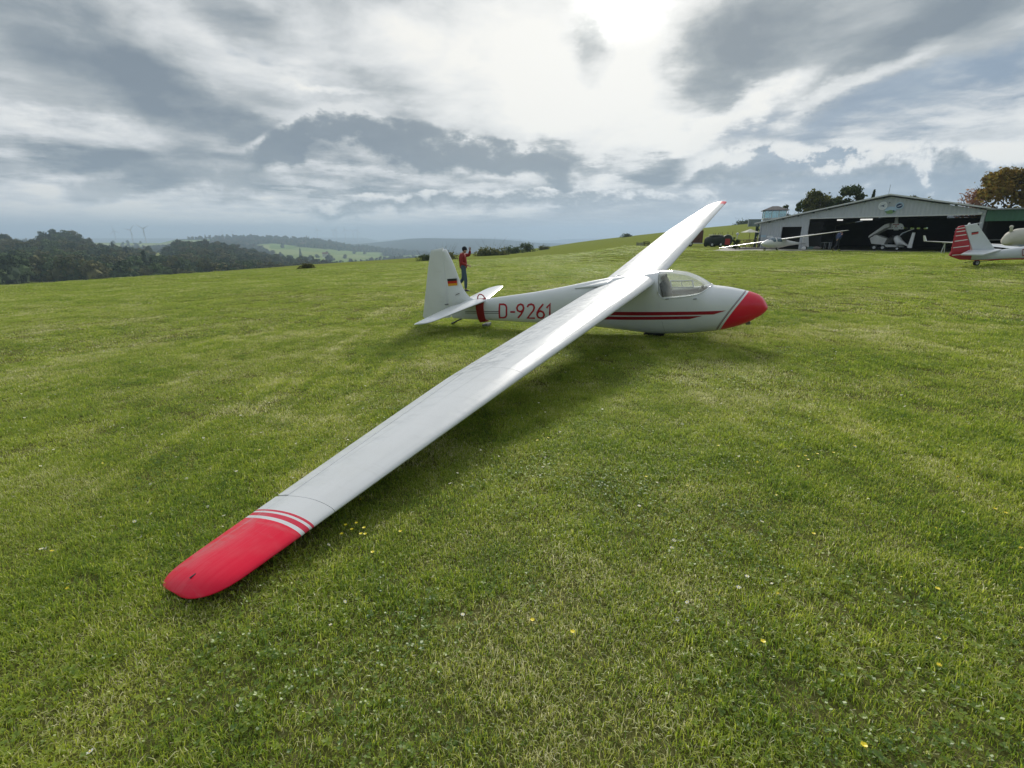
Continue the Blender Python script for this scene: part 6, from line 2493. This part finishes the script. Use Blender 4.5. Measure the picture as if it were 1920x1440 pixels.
for u in (1912, 1990):
    c = cp(u, 474) - co_
    wheel_at((c.x, -.3, .17), .17, .1, (0, 1, 0), cg)
    MB().tube([(c.x, -.2, .17), (c.x, -.1, .6)], .03, 6).build('gear_leg', M_STEEL, cg)
# wing stand under the long wing
p = at_depth(1772, 455.5, 35.2)
b_ = Vector((p.x, p.y, PAD_Z + .014 if p.y > 39 else gz(p.x, p.y)))
ws_ = empty('wing_stand', b_, 'thin white trestle propping the long white wing', 'stand')
h_ = p.z - b_.z
MB().tube([(-.12, 0, 0), (0, 0, h_)], .03, 6).build('leg', M_TRIM, ws_)
MB().tube([(.12, 0, 0), (0, 0, h_)], .03, 6).build('leg', M_TRIM, ws_)
MB().box((0, 0, h_), (.1, .35, .04)).build('pad', M_TRIM, ws_)
# thin white tailboom between the striped fin and the covered aircraft
a_, b_ = front(1853, 450.5, 1.2), front(1886, 449.5, .4)
bo = empty('glider_wing', Vector((a_.x, a_.y, PAD_Z)), 'single white wing panel lying on trestles just inside the green hangar', 'wing')
bl_ = Vector(bo.location)
mb = MB()
wing_between(mb, a_ - bl_, b_ + (b_ - a_) * .4 - bl_, .5, .35, HN, .2)
mb.build('panel', M_WHITE, bo, smooth='angle')
for t in (.1, 1.1):
    q = (a_ - bl_).lerp(b_ - bl_, t)
    MB().tube([(q.x, q.y, 0), (q.x, q.y, q.z)], .03, 6).build('trestle', M_DGREEN, bo)

# ------------------------------------------------------------------ things in the grey hangar
BK = 2.4
ip = lambda u, v, bk=BK: front(u, v, bk)
t0_ = ip(1650, 464); t0_.z = PAD_Z + .014
tr_ = empty('glider_trailer', t0_, 'white glider trailer inside the hangar, long lid propped up with lettered end cap', 'trailer')
MB().prism(rel([ip(1634, 447), ip(1645, 440), ip(1667, 447.5), ip(1660, 459), ip(1637, 457)], t0_), HN * 1.0).build('trailer_box', mat('trailer_offwhite', (.74, .74, .72), .5, noise_amt=.15), tr_, bevel=.03)
lid = MB().prism(rel([ip(1632, 446), ip(1633, 442), ip(1663, 421), ip(1672, 418.6), ip(1672, 425), ip(1664, 428)], t0_), HN * 1.2).build('raised_lid', mat('lid_grey_white', (.70, .70, .70), .5, noise_amt=.1), tr_, bevel=.03)
pts = [ip(1664.5, 430), ip(1666, 423), ip(1669, 419.5), ip(1674, 418.5), ip(1688, 418.8), ip(1692, 420), ip(1694.5, 424), ip(1694.5, 430)]
cap = MB().prism(rel(pts, t0_), HN * .08).build('end_cap', M_WHITE, lid)
for k, (u, v, w_, h_, c_) in enumerate(((1680, 420.8, 10, 1.6, M_DRED), (1680, 424, 4, 1.6, M_DRED), (1680, 427, 6, 1.0, M_STEEL), (1669, 427.2, 2, 1.2, M_BLK), (1672.5, 427.2, 2, 1.2, M_BLK), (1690.5, 427, 2, 1.8, M_BLK))):
    q = ip(u, v, BK - .06) - t0_
    for j in range(max(1, int(w_ / 1.7))):
        MB().box(q + HD * ((j - (int(w_ / 1.7) - 1) / 2) * .095), (.062, .02, h_ * .05), rot=RZ).build('cap_marking', c_, lid)
for u in (1640, 1656):
    q = ip(u, 460, BK - .5) - t0_
    wheel_at((q.x, q.y, .24), .24, .16, HN, tr_)
MB().box(ip(1674, 461, BK - .3) - t0_, (1.6, .5, .22), rot=RZ).build('loading_ramp', M_TRIM, tr_, bevel=.02)
# tall fin of a further glider
f0 = ip(1680, 440, BK + 3); f0.z = PAD_Z + .014
fo = empty('stored_glider', f0, 'glider stored behind the trailer with only its tall white fin standing above the lid', 'glider')
k3 = BK + 3
MB().prism(rel([ip(1675.5, 432, k3), ip(1678.5, 408, k3), ip(1684.5, 407, k3), ip(1684.5, 432, k3)], f0), HN * .1).build('fin', M_WHITE, fo, bevel=.01)
mb = MB()
loft_body(mb, ip(1650, 452, k3) - f0 + HN * 3, ip(1681, 446, k3) - f0, [(0, .05, .05, -.05), (.1, .25, .25, -.25), (.3, .3, .4, -.3), (.6, .15, .2, -.1), (1, .07, .1, -.05)])
mb.build('fuselage', M_WHITE, fo, smooth=True)
wheel_at(ip(1665, 460, k3) * 0 + Vector(((ip(1665, 452, k3) - f0).x, (ip(1665, 452, k3) - f0).y, .2)), .2, .12, HD, fo)
# white pod-and-boom glider with a raised wing panel
q0 = ip(1690, 465, 1.6); q0.z = PAD_Z + .014
po = empty('folded_glider', q0, 'white pod shaped glider fuselage beside an upright wing panel inside the hangar', 'glider')
mb = MB()
n_, t_ = ip(1676, 446.5, 1.6) - q0, ip(1706, 463, 1.6) - q0
loft_body(mb, n_, t_, [(0, .05, .06, -.06), (.06, .22, .24, -.24), (.2, .36, .38, -.40), (.36, .36, .36, -.38), (.5, .22, .22, -.2), (.7, .13, .12, -.10), (1, .10, .08, -.08)])
mb.build('fuselage', M_WHITE, po, smooth=True)
MB().prism(rel([ip(1701, 464.6, 1.4), ip(1711, 436, 1.4), ip(1716.5, 436, 1.4), ip(1709.5, 465.3, 1.4)], q0), HN * .12).build('upright_panel', M_WHITE, po, bevel=.02)
MB().prism(rel([ip(1689, 438.5, 1.9), ip(1700, 433.5, 1.9), ip(1701, 434.8, 1.9), ip(1690, 441.5, 1.9)], q0), HN * .3).build('canopy_lid', M_BLUEGLASS, po)
MB().tube(rel([ip(1682, 447, 1.5), ip(1692, 437, 1.5), ip(1714, 429, 1.5)], q0), .035, 6).build('wing_strut', M_TRIM, po)
# wheels under the pod
wheel_at((ip(1684, 458, 1.6) - q0) * 1 + Vector((0, 0, .0)) - Vector((0, 0, (ip(1684, 458, 1.6) - q0).z - .18)), .18, .1, HN, po)
# open white shelf frame, and boxes on the hangar floor
s0_ = front(1547, 460, 3.0); s0_.z = PAD_Z + .014
fr_ = empty('storage_rack', s0_, 'pale open-framed rack on the hangar floor behind the person in blue', 'rack')
w_, h_ = .90, .62
for sx in (-1, 0, 1):
    for sy in (-1, 1):
        MB().box(HD * (sx * w_ / 2) + HN * (sy * .2) + Vector((0, 0, h_ / 2)), (.06, .06, h_), rot=RZ).build('post', M_TRIM, fr_)
MB().box(Vector((0, 0, h_ + .02)), (w_ + .1, .5, .05), rot=RZ).build('top_board', M_TRIM, fr_)
MB().box(Vector((0, 0, .10)), (w_ - .08, .34, .03), rot=RZ).build('lower_shelf', M_WOOD, fr_)
for k, (u, w_, h_, c_, lb) in enumerate(((1521, .55, .25, (.28, .42, .40), 'pale green crate low on the hangar floor by the open door edge'), (1532, .5, .28, (.45, .38, .36), 'pinkish grey sack on the hangar floor left of the open rack'))):
    q = front(u, 462, 1.5); q.z = PAD_Z + .014
    o = empty('crate' if k == 0 else 'sack', q, lb, 'crate' if k == 0 else 'sack')
    if k == 0:
        MB().box((0, 0, .02), (w_, .35, .03), rot=RZ).build('base', mat('crate_green', c_, .6), o)
        for sy in (-1, 1):
            for z_ in (.08, .19):
                MB().box(HN * (.17 * sy) + Vector((0, 0, z_)), (w_, .02, .08), rot=RZ).build('slat', mat('crate_green', c_, .6), o)
        for sx in (-1, 1):
            MB().box(HD * (w_ / 2 * sx) + Vector((0, 0, .125)), (.02, .33, .22), rot=RZ).build('end_board', mat('crate_green', c_, .6), o)
    else:
        mb = MB()
        loft_body(mb, Vector((-.28, .2, .13)), Vector((.28, -.2, .13)), [(0, .03, .02, -.1), (.12, .13, .09, -.13), (.45, .17, .16, -.13), (.8, .14, .10, -.13), (1, .03, .02, -.1)], n=12)
        mb.build('bag', mat('sackcloth', c_, .9, bump=.5), o, smooth=True)
        MB().tube([(.27, -.19, .13), (.34, -.25, .17)], [.02, .04], 7).build('neck', mat('sackcloth', c_, .9), o)

# ------------------------------------------------------------------ left of the hangars
def on_ground(u, v):
    p = ray_ground(u, v)
    return p


# brown box trailer, mostly hidden by the far wing
b0 = at_depth(1294, 470, 64); b0.z = gz(b0.x, b0.y)
bt = empty('box_trailer', b0, 'reddish brown box trailer with white wheel standing in the field behind the raised wing', 'trailer', .15)
k_ = .068
M_BRN = mat('red_brown_side', (.16, .07, .055), .8, noise_amt=.3, noise_scale=2)
MB().box((0, 0, 1.15), (34 * k_, 1.5, 1.6)).build('body', M_BRN, bt, bevel=.02)
for k in range(6):
    MB().box((-34 * k_ / 2 + .2 + k * .4, -.76, 1.15), (.04, .02, 1.56)).build('side_rib', M_DKIN, bt)
MB().box((0, -.76, .38), (34 * k_, .06, .10)).build('chassis_rail', M_TRIM, bt)
wheel_at((-.45, -.72, .30), .30, .18, (0, 1, 0), bt)
wheel_at((-.45, .72, .30), .30, .18, (0, 1, 0), bt)
MB().tube([(34 * k_ / 2, 0, .38), (34 * k_ / 2 + .9, 0, .36)], .05, 6).build('drawbar', M_STEEL, bt)
# covered dark machine with a red rear panel
b0 = at_depth(1341, 468.5, 61); b0.z = gz(b0.x, b0.y)
wn = empty('winch_vehicle', b0, 'dark green tarpaulined vehicle with a red panel in its rounded rear', 'vehicle', .1)
M_TARP = mat('dark_tarp', (.028, .040, .034), .75, noise_amt=.3, bump=.5, bump_scale=4)
k_ = .065
mb = MB()
rs_ = []
for (x, r_, zc) in ((-1.4, .25, .55), (-1.25, .5, .62), (-.7, .60, .68), (0, .66, .74), (.6, .64, .76), (.95, .50, .74), (1.02, .2, .72)):
    rs_.append([(x, r_ * 1.0 * math.cos(a) * 1.15, zc + r_ * math.copysign(abs(math.sin(a)) ** .8, math.sin(a))) for a in np.linspace(0, 2 * PI, 19)[:-1]])
mb.rings(rs_)
mb.build('tarp', M_TARP, wn, smooth=True)
MB().box((-.35, -.1, 1.36), (1.1, .9, .07)).build('roof_board', M_TRIM, wn, bevel=.02)
mb = MB()
mb.rings([[(1.0 + .66 * math.cos(a) * k, y, .72 + .66 * math.sin(a) * k) for a in np.linspace(0, 2 * PI, 25)[:-1]] for y, k in ((-.78, .9), (-.76, 1), (-.4, 1), (-.35, .95))])
mb.build('rear_drum', M_TARP, wn, smooth='angle')
MB().box((1.0, -.80, .60), (.62, .04, .68)).build('red_panel', mat('red_panel_paint', (.45, .04, .04), .6), wn, bevel=.01)
MB().tube([(1.0 + .68 * math.cos(a), -.79, .72 + .68 * math.sin(a)) for a in np.linspace(-.2, 1.9, 12)], .03, 6).build('drum_rim', M_TRIM, wn)
for x in (-.9, .2):
    wheel_at((x, -.72, .27), .27, .18, (0, 1, 0), wn)
    wheel_at((x, .72, .27), .27, .18, (0, 1, 0), wn)
# pallets further left
for k, (u, c_) in enumerate(((1199, 'grey slatted pallet box standing in the field left of the raised wing'), (1211, 'dark crate standing between the pallet box and the raised wing'))):
    b0 = at_depth(u, 468, 70); b0.z = gz(b0.x, b0.y)
    o = empty('pallet_box' if k == 0 else 'dark_crate', b0, c_, 'crate')
    w_ = .75 if k == 0 else .7
    m_ = mat('grey_timber' if k == 0 else 'dark_timber', (.24, .25, .24) if k == 0 else (.05, .045, .04), .85, noise_amt=.3)
    for z_ in np.linspace(.12, .82 if k == 0 else .95, 5):
        for sy in (-.4, .4):
            MB().box((0, sy, z_), (w_, .03, .11)).build('slat', m_, o)
    for sx in (-1, 1):
        for sy in (-.36, .36):
            MB().box((sx * w_ / 2.1, sy, .48), (.07, .06, .96)).build('corner_post', m_, o)
# terrace with tables, shrub and parasol left of the tower
def at_pad(u, Y):
    p = at_depth(u, 460, Y); p.z = gz(p.x, p.y)
    return p


b0 = at_pad(1400, 50.5)
ter = MB().box((b0.x + .6, b0.y, b0.z + .06), (3.6, 3.0, .16)).build('paved_terrace', mat('terrace_slabs', (.30, .29, .26), .85, noise_amt=.3))
tag(ter, kind='structure')
for k, (u, Y) in enumerate(((1396, 50.0), (1409, 51.2))):
    p = at_pad(u, Y); p.z += .14
    o = empty('picnic_table', p, ['wooden picnic table on the terrace nearest the shrub', 'wooden picnic table on the terrace next to the dark post'][k], 'table', .3)
    MB().box((0, 0, .74), (1.0, .7, .05)).build('table_top', M_WOOD, o)
    for sy in (-.6, .6):
        MB().box((0, sy, .44), (1.0, .22, .04)).build('bench', M_WOOD, o)
    for sx in (-.35, .35):
        for sy in (-1, 1):
            MB().tube([(sx, sy * .65, 0), (sx, sy * .15, .72)], .035, 5).build('leg', M_WOOD, o)
        MB().box((sx, 0, .42), (.06, 1.3, .07)).build('cross_bar', M_WOOD, o)
p = at_pad(1379, 48.5)
tree('shrub', (p.x, p.y, p.z), 1.15, .45, .05, L_GREEN, 'rounded dark green shrub at the left end of the terrace', n=900, leaf=.07, seed=77, cat='shrub')
p = at_pad(1403, 52.5); p.z += .1
o = empty('parasol', p, 'pale half-open parasol over the terrace tables', 'parasol')
MB().tube([(0, 0, 0), (0, 0, 1.75)], .025, 6).build('pole', M_WOOD, o)
mb = MB()
n_ = 8
for k in range(n_):
    a, b = 2 * PI * k / n_, 2 * PI * (k + 1) / n_
    mb.add([(0, 0, 1.85), (.95 * math.cos(a), .95 * math.sin(a), 1.52), (.88 * math.cos((a + b) / 2), .88 * math.sin((a + b) / 2), 1.50), (.95 * math.cos(b), .95 * math.sin(b), 1.52)], [(0, 1, 2, 3)])
mb.build('canopy', mat('pale_canvas', (.60, .60, .54), .8), o)
p = at_pad(1380, 49.5)
o = empty('lamp_globe', p, 'pale globe on a post rising over the shrub by the terrace', 'lamp')
MB().tube([(0, 0, 0), (0, 0, 1.35)], .03, 6).build('post', M_TRIM, o)
MB().tube([(0, 0, 1.33), (0, 0, 1.38), (0, 0, 1.46), (0, 0, 1.54), (0, 0, 1.57)], [.04, .12, .15, .11, .03], 12).build('globe', M_TRIM, o, smooth=True)
for k, u in enumerate((1416.5, 1421, 1426)):
    p = at_pad(u, 50.0); p.z += .14
    o = empty('railing_post', p, 'turned pale post at the corner of the hangar by the terrace, number %s from the left' % ('first', 'second', 'third')[k], 'post', 0, 'posts at the hangar corner')
    o['label'] = ['leftmost of three short pale posts at the hangar corner', 'middle of three short pale posts at the hangar corner', 'rightmost of three short pale posts at the hangar corner'][k]
    MB().tube([(0, 0, 0), (0, 0, .12), (0, 0, .2), (0, 0, .5), (0, 0, .6), (0, 0, .95)], [.06, .06, .035, .05, .03, .03], 8).build('shaft', M_TRIM if k == 2 else M_WOOD, o)
    MB().tube([(0, 0, .93), (0, 0, .98), (0, 0, 1.04)], [.02, .055, .02], 8).build('knob', M_TRIM, o, smooth=True)
# fence posts on the hillside
for k, u in enumerate((1337.5, 1341, 1347, 1350, 1353.5, 1364, 1373)):
    p = at_depth(u, 443.5, 118)
    p.z = gz(p.x, p.y)
    o = empty('fence_post', p, 'small dark fence post, %s from the left, in the row on the hillside' % ('first', 'second', 'third', 'fourth', 'fifth', 'sixth', 'seventh')[k], 'fence post', 0, 'fence posts on the hillside')
    MB().tube([(0, 0, -.1), (0, 0, .75)], .05, 6).build('shaft', M_WOOD, o)
    MB().tube([(0, 0, .75), (0, 0, .80)], [.06, .02], 6).build('cap', M_DKIN, o)
